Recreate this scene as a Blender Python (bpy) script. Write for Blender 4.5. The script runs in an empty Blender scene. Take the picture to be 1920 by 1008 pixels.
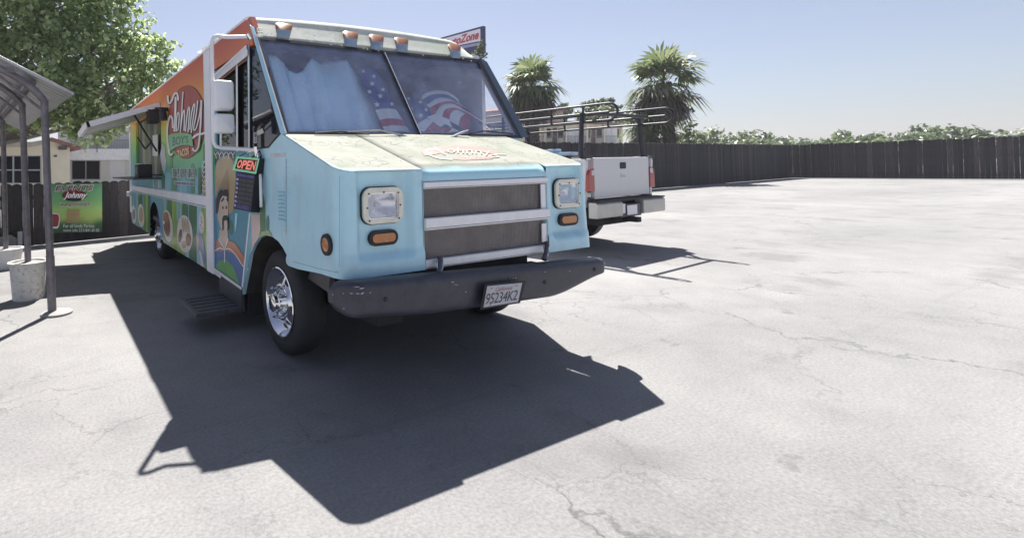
import bpy, bmesh, math, random
from math import sin, cos, pi, radians as rad, hypot, atan2
from mathutils import Vector as V, Matrix
from mathutils.geometry import tessellate_polygon
random.seed(7)
SC = bpy.context.scene
COL = SC.collection

# ------------------------------------------------------------------ camera
FPX, CX, CY, W, H = 969.0, 600.0, 297.5, 1920, 1008
CAMZ = 1.45
yaw, pit, rol = rad(27.54), rad(0.95), rad(-1.24)
FWD = V((sin(yaw)*cos(pit), cos(yaw)*cos(pit), sin(pit)))
R0 = V((cos(yaw), -sin(yaw), 0)); U0 = R0.cross(FWD)
RGT = R0*cos(rol) + U0*sin(rol); UP = U0*cos(rol) - R0*sin(rol)
EYE = V((0, 0, CAMZ))
cd = bpy.data.cameras.new('camera'); cam = bpy.data.objects.new('camera', cd); COL.objects.link(cam)
cd.sensor_fit = 'HORIZONTAL'; cd.sensor_width = 36; cd.lens = FPX*36/W
cd.shift_x = (W/2-CX)/W; cd.shift_y = -(H/2-CY)/W
cd.clip_start = .05; cd.clip_end = 3000
cam.matrix_world = Matrix(((RGT.x, UP.x, -FWD.x, EYE.x), (RGT.y, UP.y, -FWD.y, EYE.y), (RGT.z, UP.z, -FWD.z, EYE.z), (0, 0, 0, 1)))
SC.camera = cam

# ------------------------------------------------------------------ light
SUN = V((.322, .575, 1)).normalized()
w = bpy.data.worlds.new('World'); SC.world = w; w.use_nodes = True
nt = w.node_tree; bg = nt.nodes['Background']
sky = nt.nodes.new('ShaderNodeTexSky'); sky.sky_type = 'NISHITA'; sky.sun_disc = False
sky.sun_elevation = math.asin(SUN.z); sky.sun_rotation = atan2(SUN.x, SUN.y)
sky.air_density = 1.0; sky.dust_density = .9; sky.ozone_density = 2.0
hsv = nt.nodes.new('ShaderNodeHueSaturation'); hsv.inputs['Saturation'].default_value = .71
nt.links.new(sky.outputs[0], hsv.inputs['Color']); wb = nt.nodes.new('ShaderNodeMix'); wb.data_type = 'RGBA'; wb.blend_type = 'MULTIPLY'; wb.inputs[0].default_value = 1; wb.inputs[7].default_value = (.98, .955, 1.02, 1)   # the phone's cool white balance
nt.links.new(hsv.outputs[0], wb.inputs[6]); nt.links.new(wb.outputs[2], bg.inputs[0])
bg.inputs[1].default_value = .050
sl = bpy.data.lights.new('sun', 'SUN'); sl.energy = 5.0; sl.angle = rad(.55); sl.color = (1, .965, .90)
so = bpy.data.objects.new('sun', sl); COL.objects.link(so); so.rotation_euler = (-SUN).to_track_quat('-Z', 'Y').to_euler()
so.location = (10, 20, 30)
SC.view_settings.view_transform = 'Standard'; SC.view_settings.look = 'None'
SC.view_settings.exposure = 1.20; SC.view_settings.gamma = 1
SC.render.engine = 'CYCLES'
SC.cycles.use_denoising = True; SC.cycles.max_bounces = 8; SC.cycles.transparent_max_bounces = 16

# ------------------------------------------------------------------ measuring helpers: a pixel's ray met with a plane of the place
def ray(px, py):
    d = FWD*FPX + RGT*(px-CX) - UP*(py-CY); return d/FPX
def onx(px, py, x): d = ray(px, py); return EYE + d*(x/d.x)
def ony(px, py, y): d = ray(px, py); return EYE + d*(y/d.y)
def onz(px, py, z): d = ray(px, py); return EYE + d*((z-CAMZ)/d.z)
def atd(px, py, D): return EYE + ray(px, py)*D
def onplane(px, py, p, n): d = ray(px, py); return EYE + d*((p-EYE).dot(n)/d.dot(n))
XL, XR, YF = 1.50, 3.97, 2.63
def S(off=0): return lambda q: onx(q[0], q[1], XL-off)
def F(off=0): return lambda q: ony(q[0], q[1], YF-off)
WN = V((0, -1, .62)).normalized()
def Wp(off=0): return lambda q: onplane(q[0], q[1], V((0, 3.45, 1.70))+WN*off, WN)
HN = V((0, -.34, 1)).normalized()
def Hp(off=0): return lambda q: onplane(q[0], q[1], V((0, 2.63, 1.42))+HN*off, HN)
def zh(y): return 1.42+(y-2.63)*.34

# ------------------------------------------------------------------ materials
def lin(h):
    h = h.lstrip('#'); c = [int(h[i:i+2], 16)/255 for i in (0, 2, 4)]
    return tuple(x/12.92 if x <= .04045 else ((x+.055)/1.055)**2.4 for x in c)
def nodes(m):
    m.use_nodes = True; t = m.node_tree; return t, t.nodes, t.links, t.nodes['Principled BSDF']
def N(t, typ, **k):
    n = t.nodes.new(typ)
    for a, b in k.items():
        if a in n.inputs: n.inputs[a].default_value = b
        else: setattr(n, a, b)
    return n
def noise(t, scale, detail=4, rough=.55, coord='Object', vec=None, stretch=None):
    n = N(t, 'ShaderNodeTexNoise'); n.inputs['Scale'].default_value = scale
    n.inputs['Detail'].default_value = detail; n.inputs['Roughness'].default_value = rough
    if vec is None:
        tc = N(t, 'ShaderNodeTexCoord'); vec = tc.outputs[coord]
    if stretch:
        mp = N(t, 'ShaderNodeMapping'); mp.inputs['Scale'].default_value = stretch
        t.links.new(vec, mp.inputs[0]); vec = mp.outputs[0]
    t.links.new(vec, n.inputs['Vector']); return n
def ramp(t, src, stops):
    r = N(t, 'ShaderNodeValToRGB'); e = r.color_ramp.elements
    while len(e) < len(stops): e.new(.5)
    for el, (p, c) in zip(e, stops):
        el.position = p; el.color = (*c, 1) if len(c) == 3 else c
    t.links.new(src, r.inputs[0]); return r
def mixc(t, fac, a, b, mode='MIX'):
    m = N(t, 'ShaderNodeMix'); m.data_type = 'RGBA'; m.blend_type = mode
    for s, v in ((0, fac), (6, a), (7, b)):
        if hasattr(v, 'is_linked'): t.links.new(v, m.inputs[s])
        else: m.inputs[s].default_value = v if s == 0 else (*v, 1)
    return m.outputs[2]
MATS = {}
def mat(name, c, rough=.6, metal=0, var=.12, vs=6.0, bump=0, bs=60, spec=.5, coat=0, dirt=None, trans=0):
    if name in MATS: return MATS[name]
    m = bpy.data.materials.new(name); t, ns, lk, p = nodes(m)
    if isinstance(c, str): c = lin(c)
    n = noise(t, vs, 6, .62)
    lo = tuple(x*(1-var) for x in c); hi = tuple(min(1, x*(1+var)) for x in c)
    r = ramp(t, n.outputs[0], [(.3, lo), (.7, hi)]); out = r.outputs[0]
    if dirt:
        dc, amt = dirt
        n2 = noise(t, vs*3.1, 8, .7); f = ramp(t, n2.outputs[0], [(.52, (0, 0, 0)), (.72, (amt,)*3)])
        out = mixc(t, f.outputs[0], out, dc)
    lk.new(out, p.inputs['Base Color'])
    rr = N(t, 'ShaderNodeMapRange'); rr.inputs['To Min'].default_value = max(.02, rough-.08); rr.inputs['To Max'].default_value = min(1, rough+.08)
    lk.new(n.outputs[0], rr.inputs[0]); lk.new(rr.outputs[0], p.inputs['Roughness'])
    p.inputs['Metallic'].default_value = metal; p.inputs['Specular IOR Level'].default_value = spec
    p.inputs['Coat Weight'].default_value = coat; p.inputs['Coat Roughness'].default_value = .12
    if bump:
        nb = noise(t, bs, 5, .6); b = N(t, 'ShaderNodeBump'); b.inputs['Strength'].default_value = bump; b.inputs['Distance'].default_value = .01
        lk.new(nb.outputs[0], b.inputs['Height']); lk.new(b.outputs[0], p.inputs['Normal'])
    MATS[name] = m; return m
def emis(name, c, s):
    m = bpy.data.materials.new(name); t, ns, lk, p = nodes(m)
    p.inputs['Base Color'].default_value = (*c, 1); p.inputs['Emission Color'].default_value = (*c, 1); p.inputs['Emission Strength'].default_value = s
    p.inputs['Roughness'].default_value = .5
    return m
def glass(name, tint, dust=.05, ior=1.5, rough=.01, veil_col=(.6, .62, .7)):
    m = bpy.data.materials.new(name); t, ns, lk, p = nodes(m); ns.remove(p); out = ns['Material Output']
    tr = N(t, 'ShaderNodeBsdfTransparent'); tr.inputs[0].default_value = (*tint, 1)
    gl = N(t, 'ShaderNodeBsdfGlossy'); gl.inputs['Roughness'].default_value = rough
    df = N(t, 'ShaderNodeBsdfDiffuse'); df.inputs[0].default_value = (*veil_col, 1)
    fr = N(t, 'ShaderNodeFresnel'); ge = N(t, 'ShaderNodeNewGeometry'); mi = N(t, 'ShaderNodeMapRange')   # the same reflection from both faces of the sheet
    mi.inputs['To Min'].default_value = ior; mi.inputs['To Max'].default_value = 1/ior; lk.new(ge.outputs['Backfacing'], mi.inputs[0]); lk.new(mi.outputs[0], fr.inputs[0])
    nz = noise(t, 5, 6, .65); r = ramp(t, nz.outputs[0], [(.35, (dust*.6,)*3), (.75, (dust*1.5,)*3)])  # diffuse film: dust, plus any reflection veil painted into its colour
    a = N(t, 'ShaderNodeMixShader'); lk.new(r.outputs[0], a.inputs[0]); lk.new(tr.outputs[0], a.inputs[1]); lk.new(df.outputs[0], a.inputs[2])
    b = N(t, 'ShaderNodeMixShader'); lk.new(fr.outputs[0], b.inputs[0]); lk.new(a.outputs[0], b.inputs[1]); lk.new(gl.outputs[0], b.inputs[2])
    lk.new(b.outputs[0], out.inputs[0]); return m

BLUE = (.49, .77, .89)
m_blue = mat('blue_paint', BLUE, .32, var=.05, vs=1.8, coat=.25, dirt=((.40, .54, .64), .35))
def grime(m):
    t, ns, lk, p = nodes(m); src = p.inputs['Base Color'].links[0].from_socket
    n = noise(t, 2.2, 7, .68, stretch=(3.5, 3.5, .8)); f = ramp(t, n.outputs[0], [(.48, (0, 0, 0)), (.75, (.30,)*3)])
    c = mixc(t, f.outputs[0], src, (.42, .46, .47))
    n2 = noise(t, 45, 3, .6); f2 = ramp(t, n2.outputs[0], [(.70, (0, 0, 0)), (.76, (.5,)*3)]); c = mixc(t, f2.outputs[0], c, (.25, .30, .33))
    lk.new(c, p.inputs['Base Color'])
grime(m_blue)
m_alu = mat('brushed_aluminium', (.80, .80, .84), .45, .3, var=.06, vs=14)
m_white = mat('white_paint', (.84, .84, .87), .45, var=.06, vs=5)
m_whitep = mat('white_plastic', (.86, .86, .89), .35, var=.03, vs=9)
m_cream = mat('cream_trim', (.80, .77, .66), .5, var=.1, vs=12)
m_black = mat('black_rubber', (.018, .018, .022), .6, var=.3, vs=20)
m_dark = mat('dark_underbody', (.02, .02, .023), .8, var=.4, vs=10)
m_bump = mat('bumper_paint', (.042, .044, .062), .42, var=.25, vs=9, bump=.15, bs=90, dirt=((.075, .077, .095), .45))
m_steel = mat('dark_steel', (.10, .10, .115), .45, .5, var=.2, vs=18)
m_chrome = mat('chrome', (.82, .82, .84), .09, 1, var=.05, vs=8)
m_tyre = mat('tyre_rubber', (.028, .028, .032), .75, var=.25, vs=12, bump=.2, bs=40)
m_amber = mat('amber_lens', (.50, .19, .065), .25, var=.10, vs=18, coat=.4)
m_red = mat('red_lens', (.33, .022, .022), .2, var=.12, vs=16, coat=.5)
m_int = mat('cab_interior', (.13, .13, .19), .85, var=.3, vs=4)
m_scratch = mat('bare_scratch', (.62, .62, .65), .5, var=.2, vs=40)

# faded paint over blue: greenish white, crazed with cracks, still blue where the sheet turns down
def faded(name, z0, z1, cracks, col=(.305, .31, .272), edges=None):
    m = bpy.data.materials.new(name); t, ns, lk, p = nodes(m)
    tc = N(t, 'ShaderNodeTexCoord'); sx = N(t, 'ShaderNodeSeparateXYZ'); lk.new(tc.outputs['Object'], sx.inputs[0])
    n1 = noise(t, 3.2, 8, .66); n2 = noise(t, 22, 6, .7)
    base = ramp(t, n1.outputs[0], [(.28, (col[0]*.70, col[1]*.78, col[2]*.66)), (.50, col), (.76, tuple(min(.7, x*1.15) for x in col))]).outputs[0]
    spk = ramp(t, n2.outputs[0], [(.60, (0, 0, 0)), (.72, (.28,)*3)]).outputs[0]
    base = mixc(t, spk, base, tuple(x*.8 for x in col))
    # crazing
    mp = N(t, 'ShaderNodeMapping'); mp.inputs['Scale'].default_value = (11, 20, 9); lk.new(tc.outputs['Object'], mp.inputs[0])
    nw = noise(t, 4, 3, .5); add = N(t, 'ShaderNodeVectorMath', operation='ADD'); lk.new(mp.outputs[0], add.inputs[0]); lk.new(nw.outputs['Color'], add.inputs[1])
    vo = N(t, 'ShaderNodeTexVoronoi'); vo.feature = 'DISTANCE_TO_EDGE'; vo.inputs['Scale'].default_value = 1; lk.new(add.outputs[0], vo.inputs['Vector'])
    ln = ramp(t, vo.outputs['Distance'], [(.0, (1, 1, 1)), (.045, (0, 0, 0))]).outputs[0]
    n3 = noise(t, 4.5, 3, .6); msk = ramp(t, n3.outputs[0], [(.50, (0, 0, 0)), (.58, (cracks,)*3)]).outputs[0]
    base = mixc(t, mixc(t, 1.0, ln, msk, 'MULTIPLY'), base, (.09, .10, .11))
    mr = N(t, 'ShaderNodeMapRange'); mr.inputs['From Min'].default_value = z0; mr.inputs['From Max'].default_value = z1
    ad = N(t, 'ShaderNodeMath', operation='MULTIPLY_ADD'); lk.new(n1.outputs[0], ad.inputs[0]); ad.inputs[1].default_value = .05; lk.new(sx.outputs['Z'], ad.inputs[2])
    lk.new(ad.outputs[0], mr.inputs[0])
    fac = mr.outputs[0]
    if edges:
        for a_, b_ in edges:
            m2 = N(t, 'ShaderNodeMapRange'); m2.inputs['From Min'].default_value = a_; m2.inputs['From Max'].default_value = b_
            a2 = N(t, 'ShaderNodeMath', operation='MULTIPLY_ADD'); lk.new(n1.outputs[0], a2.inputs[0]); a2.inputs[1].default_value = .10*(1 if b_ > a_ else -1); lk.new(sx.outputs['X'], a2.inputs[2]); lk.new(a2.outputs[0], m2.inputs[0])
            mm = N(t, 'ShaderNodeMath', operation='MULTIPLY'); lk.new(fac, mm.inputs[0]); lk.new(m2.outputs[0], mm.inputs[1]); fac = mm.outputs[0]
    lk.new(mixc(t, fac, BLUE, base), p.inputs['Base Color'])
    p.inputs['Roughness'].default_value = .85; p.inputs['Specular IOR Level'].default_value = .25
    b = N(t, 'ShaderNodeBump'); b.inputs['Strength'].default_value = .2; b.inputs['Distance'].default_value = .004; lk.new(n2.outputs[0], b.inputs['Height']); lk.new(b.outputs[0], p.inputs['Normal'])
    return m
m_hood = faded('faded_hood_paint', 1.435, 1.465, .9, edges=((1.52, 1.57), (3.75, 3.68)))
m_head = faded('faded_header_paint', 2.40, 2.42, .35, (.60, .62, .56))

# printed vinyl wrap: sunset gradient down the van's side, cactus stripes below
def wrapmat():
    m = bpy.data.materials.new('printed_wrap'); t, ns, lk, p = nodes(m)
    tc = N(t, 'ShaderNodeTexCoord'); sx = N(t, 'ShaderNodeSeparateXYZ'); lk.new(tc.outputs['Object'], sx.inputs[0])
    n1 = noise(t, .9, 3, .5)
    h = N(t, 'ShaderNodeMath', operation='MULTIPLY_ADD'); lk.new(n1.outputs[0], h.inputs[0]); h.inputs[1].default_value = .22; lk.new(sx.outputs['Z'], h.inputs[2])
    h2 = N(t, 'ShaderNodeMath', operation='MULTIPLY_ADD'); lk.new(sx.outputs['Y'], h2.inputs[0]); h2.inputs[1].default_value = -.035; lk.new(h.outputs[0], h2.inputs[2])
    mr = N(t, 'ShaderNodeMapRange'); mr.inputs['From Min'].default_value = .7; mr.inputs['From Max'].default_value = 2.75; lk.new(h2.outputs[0], mr.inputs[0])
    c = lin
    c = lambda x: tuple((q*.92+sum(lin(x))/3*.08)*1.25 for q in lin(x))
    r = ramp(t, mr.outputs[0], [(.0, c('5f8fb5')), (.22, c('5fa3ad')), (.34, c('55ad7c')), (.47, c('73b845')), (.57, c('b9bf3c')), (.66, c('d9a83c')), (.78, c('cf7a38')), (.90, c('bf5a3c')), (1, c('b04a3e'))])
    lk.new(r.outputs[0], p.inputs['Base Color']); p.inputs['Roughness'].default_value = .35; p.inputs['Coat Weight'].default_value = .15
    return m
m_wrap = wrapmat()
def prn(name, hexc, var=.05):
    c = lin(hexc); g_ = sum(c)/3; return mat(name, tuple((x*.92+g_*.08)*1.3 for x in c), .4, var=var+.05, vs=5, coat=.2, dirt=(tuple(g_*1.25 for _ in c), .22))

# ------------------------------------------------------------------ mesh helpers
class MB:
    def __init__(s): s.v = []; s.f = []; s.mi = []
    def add(s, vs, fs, mi=0):
        o = len(s.v); s.v += [tuple(v) for v in vs]; s.f += [tuple(i+o for i in f) for f in fs]; s.mi += [mi]*len(fs); return s
    def box(s, a, b, M=None, mi=0):
        (x0, y0, z0), (x1, y1, z1) = a, b
        p = [V(q) for q in ((x0, y0, z0), (x1, y0, z0), (x1, y1, z0), (x0, y1, z0), (x0, y0, z1), (x1, y0, z1), (x1, y1, z1), (x0, y1, z1))]
        if M: p = [M @ q for q in p]
        return s.add(p, [(0, 3, 2, 1), (4, 5, 6, 7), (0, 1, 5, 4), (1, 2, 6, 5), (2, 3, 7, 6), (3, 0, 4, 7)], mi)
    def hexa(s, top, bot, mi=0):
        n = len(top); vs = list(top)+list(bot)
        fs = [tuple(range(n)), tuple(range(2*n-1, n-1, -1))]+[(i, i+n, (i+1) % n+n, (i+1) % n) for i in range(n)]
        return s.add(vs, fs, mi)
    def tube(s, pts, r, n=8, mi=0, caps=True):
        pts = [V(p) for p in pts]; rings = []; prev = None
        for i, p in enumerate(pts):
            a = pts[max(i-1, 0)]; b = pts[min(i+1, len(pts)-1)]; d = (b-a)
            if d.length < 1e-9: d = V((0, 0, 1))
            d.normalize()
            if prev is None:
                x = d.orthogonal().normalized()
            else:
                x = (prev-d*prev.dot(d)); x = x.normalized() if x.length > 1e-6 else d.orthogonal().normalized()
            prev = x; y = d.cross(x); rr = r[i] if isinstance(r, (list, tuple)) else r
            rings.append([p+(x*cos(2*pi*k/n)+y*sin(2*pi*k/n))*rr for k in range(n)])
        vs = [q for g in rings for q in g]; fs = []
        for i in range(len(rings)-1):
            for k in range(n): fs.append((i*n+k, i*n+(k+1) % n, (i+1)*n+(k+1) % n, (i+1)*n+k))
        if caps: fs += [tuple(range(n-1, -1, -1)), tuple((len(rings)-1)*n+k for k in range(n))]
        return s.add(vs, fs, mi)
    def lathe(s, prof, o, axis=V((1, 0, 0)), n=40, mi=0, close=False):
        o = V(o); axis = axis.normalized(); x = axis.orthogonal().normalized(); y = axis.cross(x); m = len(prof); vs = []
        for k in range(n):
            a = 2*pi*k/n; d = x*cos(a)+y*sin(a)
            vs += [o+axis*t+d*r for (t, r) in prof]
        fs = []
        for k in range(n):
            j = (k+1) % n
            for i in range(m-1 if not close else m):
                i2 = (i+1) % m; fs.append((k*m+i, k*m+i2, j*m+i2, j*m+i))
        return s.add(vs, fs, mi)
    def grid(s, fn, nu, nv, mi=0):
        vs = [fn(i/(nu-1), j/(nv-1)) for j in range(nv) for i in range(nu)]
        return s.add(vs, [(j*nu+i, j*nu+i+1, (j+1)*nu+i+1, (j+1)*nu+i) for j in range(nv-1) for i in range(nu-1)], mi)
    def poly(s, outer, fn, holes=(), mi=0):
        loops = [[V((q[0], q[1], 0)) for q in l] for l in (outer, *holes)]
        flat = [q for l in (outer, *holes) for q in l]
        tr = tessellate_polygon(loops)
        return s.add([fn(q) for q in flat], tr, mi)
    def slab(s, outer, fa, fb, holes=(), mi=0):
        s.poly(outer, fa, holes, mi); s.poly(outer, fb, holes, mi)
        for l in (outer, *holes):
            n = len(l); s.add([fa(q) for q in l]+[fb(q) for q in l], [(i, (i+1) % n, (i+1) % n+n, i+n) for i in range(n)], mi)
        return s
    def build(s, name, mats, parent=None, smooth=None, bevel=0, label=None, recalc=True, face=False):
        me = bpy.data.meshes.new(name); me.from_pydata(s.v, [], s.f)
        if not isinstance(mats, (list, tuple)): mats = [mats]
        for m in mats: me.materials.append(m)
        me.polygons.foreach_set('material_index', s.mi)
        if recalc or bevel:
            bm = bmesh.new(); bm.from_mesh(me); bmesh.ops.remove_doubles(bm, verts=bm.verts, dist=1e-5)
            bmesh.ops.recalc_face_normals(bm, faces=bm.faces); bm.to_mesh(me); bm.free()
        if face:
            bm = bmesh.new(); bm.from_mesh(me)
            for f in bm.faces:
                if f.normal.dot(EYE-f.calc_center_median()) < 0: f.normal_flip()
            bm.to_mesh(me); bm.free()
        if smooth is not None or bevel:
            me.shade_smooth(); me.set_sharp_from_angle(angle=rad(smooth or 35))
        me.update()
        return link(name, me, parent, bevel, label)
def link(name, me, parent=None, bevel=0, label=None):
    o = bpy.data.objects.new(name, me); COL.objects.link(o)
    if parent:
        o.parent = parent; o.matrix_parent_inverse = Matrix.Translation(-org(parent))
    if bevel:
        b = o.modifiers.new('bevel', 'BEVEL'); b.width = bevel; b.segments = 2; b.limit_method = 'ANGLE'; b.angle_limit = rad(35); b.harden_normals = True
    if label: o['label'] = label
    return o
def org(o):
    return V((0, 0, 0)) if o.parent else o.location.copy()
def thing(name, loc, label, cat, group=None):
    o = bpy.data.objects.new(name, None); COL.objects.link(o); o.location = loc; o.empty_display_size = .2
    return tag(o, label, cat, group)
def tag(o, label, cat, group=None):
    o['label'] = label; o['category'] = cat
    if group: o['group'] = group
    return o
def kind(o, k): o['kind'] = k; return o
def crom(pts, n=6, closed=False):
    pts = [V((*p, 0)) if len(p) == 2 else V(p) for p in pts]; out = []; m = len(pts)
    for i in range(m if closed else m-1):
        g = (lambda j: pts[j % m]) if closed else (lambda j: pts[min(max(j, 0), m-1)])
        p0, p1, p2, p3 = g(i-1), g(i), g(i+1), g(i+2)
        for k in range(n):
            t = k/n; out.append(.5*((2*p1)+(p2-p0)*t+(2*p0-5*p1+4*p2-p3)*t*t+(3*p1-p0-3*p2+p3)*t**3))
    if not closed: out.append(pts[-1])
    return out
def ribbon(mb, pts, wd, fn, mi=0, n=5, taper=False):
    c = crom(pts, n) if n > 1 else [V((*p, 0)) for p in pts]
    L = []; Rr = []
    for i, p in enumerate(c):
        d = c[min(i+1, len(c)-1)]-c[max(i-1, 0)]; d = d.normalized() if d.length > 1e-9 else V((1, 0, 0))
        nn = V((-d.y, d.x, 0))*wd*.5*((.35+.65*sin(pi*min(1, max(0, i/(len(c)-1)))) ) if taper else 1)
        L.append(p+nn); Rr.append(p-nn)
    m = len(c); mb.add([fn(q) for q in L+Rr], [(i, i+1, i+1+m, i+m) for i in range(m-1)], mi)
def ell(cx, cy, rx, ry, n=36, rot=0):
    return [(cx+rx*cos(2*pi*k/n)*cos(rot)-ry*sin(2*pi*k/n)*sin(rot), cy+rx*cos(2*pi*k/n)*sin(rot)+ry*sin(2*pi*k/n)*cos(rot)) for k in range(n)]
def rrect(x0, y0, x1, y1, r, n=5):
    out = []
    for (cx, cy, a0) in ((x1-r, y1-r, 0), (x0+r, y1-r, 90), (x0+r, y0+r, 180), (x1-r, y0+r, 270)):
        for k in range(n+1):
            a = rad(a0+90*k/n); out.append((cx+r*cos(a), cy+r*sin(a)))
    return out
_txt = {}
def text2d(s, bold=.0, shear=0, space=1):
    key = (s, bold, shear, space)
    if key not in _txt:
        cu = bpy.data.curves.new('txt', 'FONT'); cu.body = s; cu.size = 1; cu.offset = bold; cu.shear = shear; cu.space_character = space; cu.resolution_u = 3
        o = bpy.data.objects.new('txt', cu); COL.objects.link(o)
        me = bpy.data.meshes.new_from_object(o.evaluated_get(bpy.context.evaluated_depsgraph_get()))
        vs = [v.co.copy() for v in me.vertices]; fs = [tuple(p.vertices) for p in me.polygons]
        x0 = min(v.x for v in vs); x1 = max(v.x for v in vs); y0 = min(v.y for v in vs); y1 = max(v.y for v in vs)
        _txt[key] = ([((v.x-x0)/(x1-x0), (v.y-y0)/(y1-y0)) for v in vs], fs)
        bpy.data.objects.remove(o); bpy.data.curves.remove(cu); bpy.data.meshes.remove(me)
    return _txt[key]
def text(mb, s, quad, fn, mi=0, **k):
    """quad: TL, TR, BR, BL in the coordinates fn takes"""
    vs, fs = text2d(s, **k); a, b, c, d = [V((*q, 0)) for q in quad]
    mb.add([fn((a*(1-u)*v+b*u*v+c*u*(1-v)+d*(1-u)*(1-v))[:2]) for u, v in vs], fs, mi)
# ================================================================== THE SETTING
def lotmat():
    m = bpy.data.materials.new('aged_asphalt'); t, ns, lk, p = nodes(m)
    n1 = noise(t, .35, 6, .6); n2 = noise(t, 2.4, 7, .65); n3 = noise(t, 55, 3, .7); n4 = noise(t, 220, 2, .6)
    c = ramp(t, n1.outputs[0], [(.3, (.235, .23, .235)), (.7, (.30, .295, .295))]).outputs[0]
    c = mixc(t, .5, c, ramp(t, n2.outputs[0], [(.3, (.80, .80, .81)), (.7, (1.12, 1.12, 1.1))]).outputs[0], 'MULTIPLY')
    c = mixc(t, .8, c, ramp(t, n3.outputs[0], [(.32, (.72, .72, .73)), (.66, (1.15, 1.15, 1.14))]).outputs[0], 'MULTIPLY')
    tc = N(t, 'ShaderNodeTexCoord'); nw = noise(t, 1.1, 6, .65)
    wv = N(t, 'ShaderNodeVectorMath', operation='MULTIPLY_ADD'); wv.inputs[1].default_value = (.9,)*3
    lk.new(nw.outputs['Color'], wv.inputs[0]); lk.new(tc.outputs['Object'], wv.inputs[2])
    ms = None
    for sc_, wd, amt in ((.42, .008, .9), (1.7, .015, .6)):
        vo = N(t, 'ShaderNodeTexVoronoi'); vo.feature = 'DISTANCE_TO_EDGE'; vo.inputs['Scale'].default_value = sc_; lk.new(wv.outputs[0], vo.inputs['Vector'])
        cr = ramp(t, vo.outputs['Distance'], [(0, (1, 1, 1)), (wd, (0, 0, 0))]).outputs[0]
        nm = noise(t, .6 if sc_ < 1 else .45, 3, .6); mk = ramp(t, nm.outputs[0], [(.47, (0, 0, 0)), (.6, (amt,)*3)]).outputs[0]
        c = mixc(t, mixc(t, 1.0, cr, mk, 'MULTIPLY'), c, (.10, .10, .105))
    ns_ = noise(t, .9, 4, .5); st = ramp(t, ns_.outputs[0], [(.57, (0, 0, 0)), (.70, (.5,)*3)]).outputs[0]
    c = mixc(t, st, c, (.14, .135, .14))
    nv = noise(t, 2.7, 5, .6); sp_ = ramp(t, nv.outputs[0], [(.66, (0, 0, 0)), (.72, (.5,)*3)]).outputs[0]; c = mixc(t, sp_, c, (.13, .125, .125))
    ntk = noise(t, 1.0, 6, .7, stretch=(.12, 3.2, 1)); tk_ = ramp(t, ntk.outputs[0], [(.56, (0, 0, 0)), (.74, (.38,)*3)]).outputs[0]; c = mixc(t, tk_, c, (.16, .155, .155))
    nl = noise(t, .16, 4, .6); c = mixc(t, .9, c, ramp(t, nl.outputs[0], [(.35, (.84, .84, .85)), (.65, (1.08, 1.08, 1.07))]).outputs[0], 'MULTIPLY')
    lk.new(c, p.inputs['Base Color']); p.inputs['Roughness'].default_value = .88; p.inputs['Specular IOR Level'].default_value = .25
    b = N(t, 'ShaderNodeBump'); b.inputs['Strength'].default_value = .5; b.inputs['Distance'].default_value = .006
    lk.new(n4.outputs[0], b.inputs['Height']); lk.new(b.outputs[0], p.inputs['Normal'])
    return m
g = MB().grid(lambda u, v: (-450+900*u, -250+900*v, 0), 2, 2).build('parking_lot', lotmat()); kind(g, 'structure')

# ---- wooden fence on the left, plank by plank
A9 = rad(10); FD = V((cos(A9), sin(A9), 0)); FNR = V((sin(A9), -cos(A9), 0))
FP0 = V((1.25, 12.15, 0))
def fenceplane(off=0): return lambda q: onplane(q[0], q[1], FP0+FNR*off, FNR)
m_plank = mat('weathered_fence_wood', (.032, .028, .030), .8, var=.35, vs=5, bump=.3, bs=30, dirt=((.08, .07, .066), .5))
m_rail = mat('fence_rail_wood', (.07, .06, .058), .85, var=.3, vs=6)
def woodvary(m):
    t, ns, lk, p = nodes(m); src = p.inputs['Base Color'].links[0].from_socket; oi = N(t, 'ShaderNodeObjectInfo')
    r = ramp(t, oi.outputs['Random'], [(0, (.6, .6, .63)), (.6, (1, 1, 1)), (.9, (1.5, 1.4, 1.35)), (1, (2.3, 2.1, 1.95))]); lk.new(mixc(t, 1.0, src, r.outputs[0], 'MULTIPLY'), p.inputs['Base Color'])
    n = noise(t, 3, 6, .7, stretch=(9, 9, .7)); g2 = ramp(t, n.outputs[0], [(.35, (.6, .6, .6)), (.7, (1.25, 1.25, 1.25))]); s2 = p.inputs['Base Color'].links[0].from_socket; lk.new(mixc(t, .8, s2, g2.outputs[0], 'MULTIPLY'), p.inputs['Base Color'])
woodvary(m_plank)
def plank_mesh(hh, wd, seed):
    r = random.Random(seed); mb = MB(); n = 7; w2 = wd/2
    top = [(-w2+wd*i/n, hh-.036*(abs(i/n-.5)*2)**2.2+r.uniform(-.004, .004)) for i in range(n+1)]
    out = [(-w2, 0.015), (w2, 0.015)]+top[::-1]
    mb.slab(out, lambda q: V((q[0], -.011+.003*sin(q[0]*40), q[1])), lambda q: V((q[0], .011, q[1])))
    return mb
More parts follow.
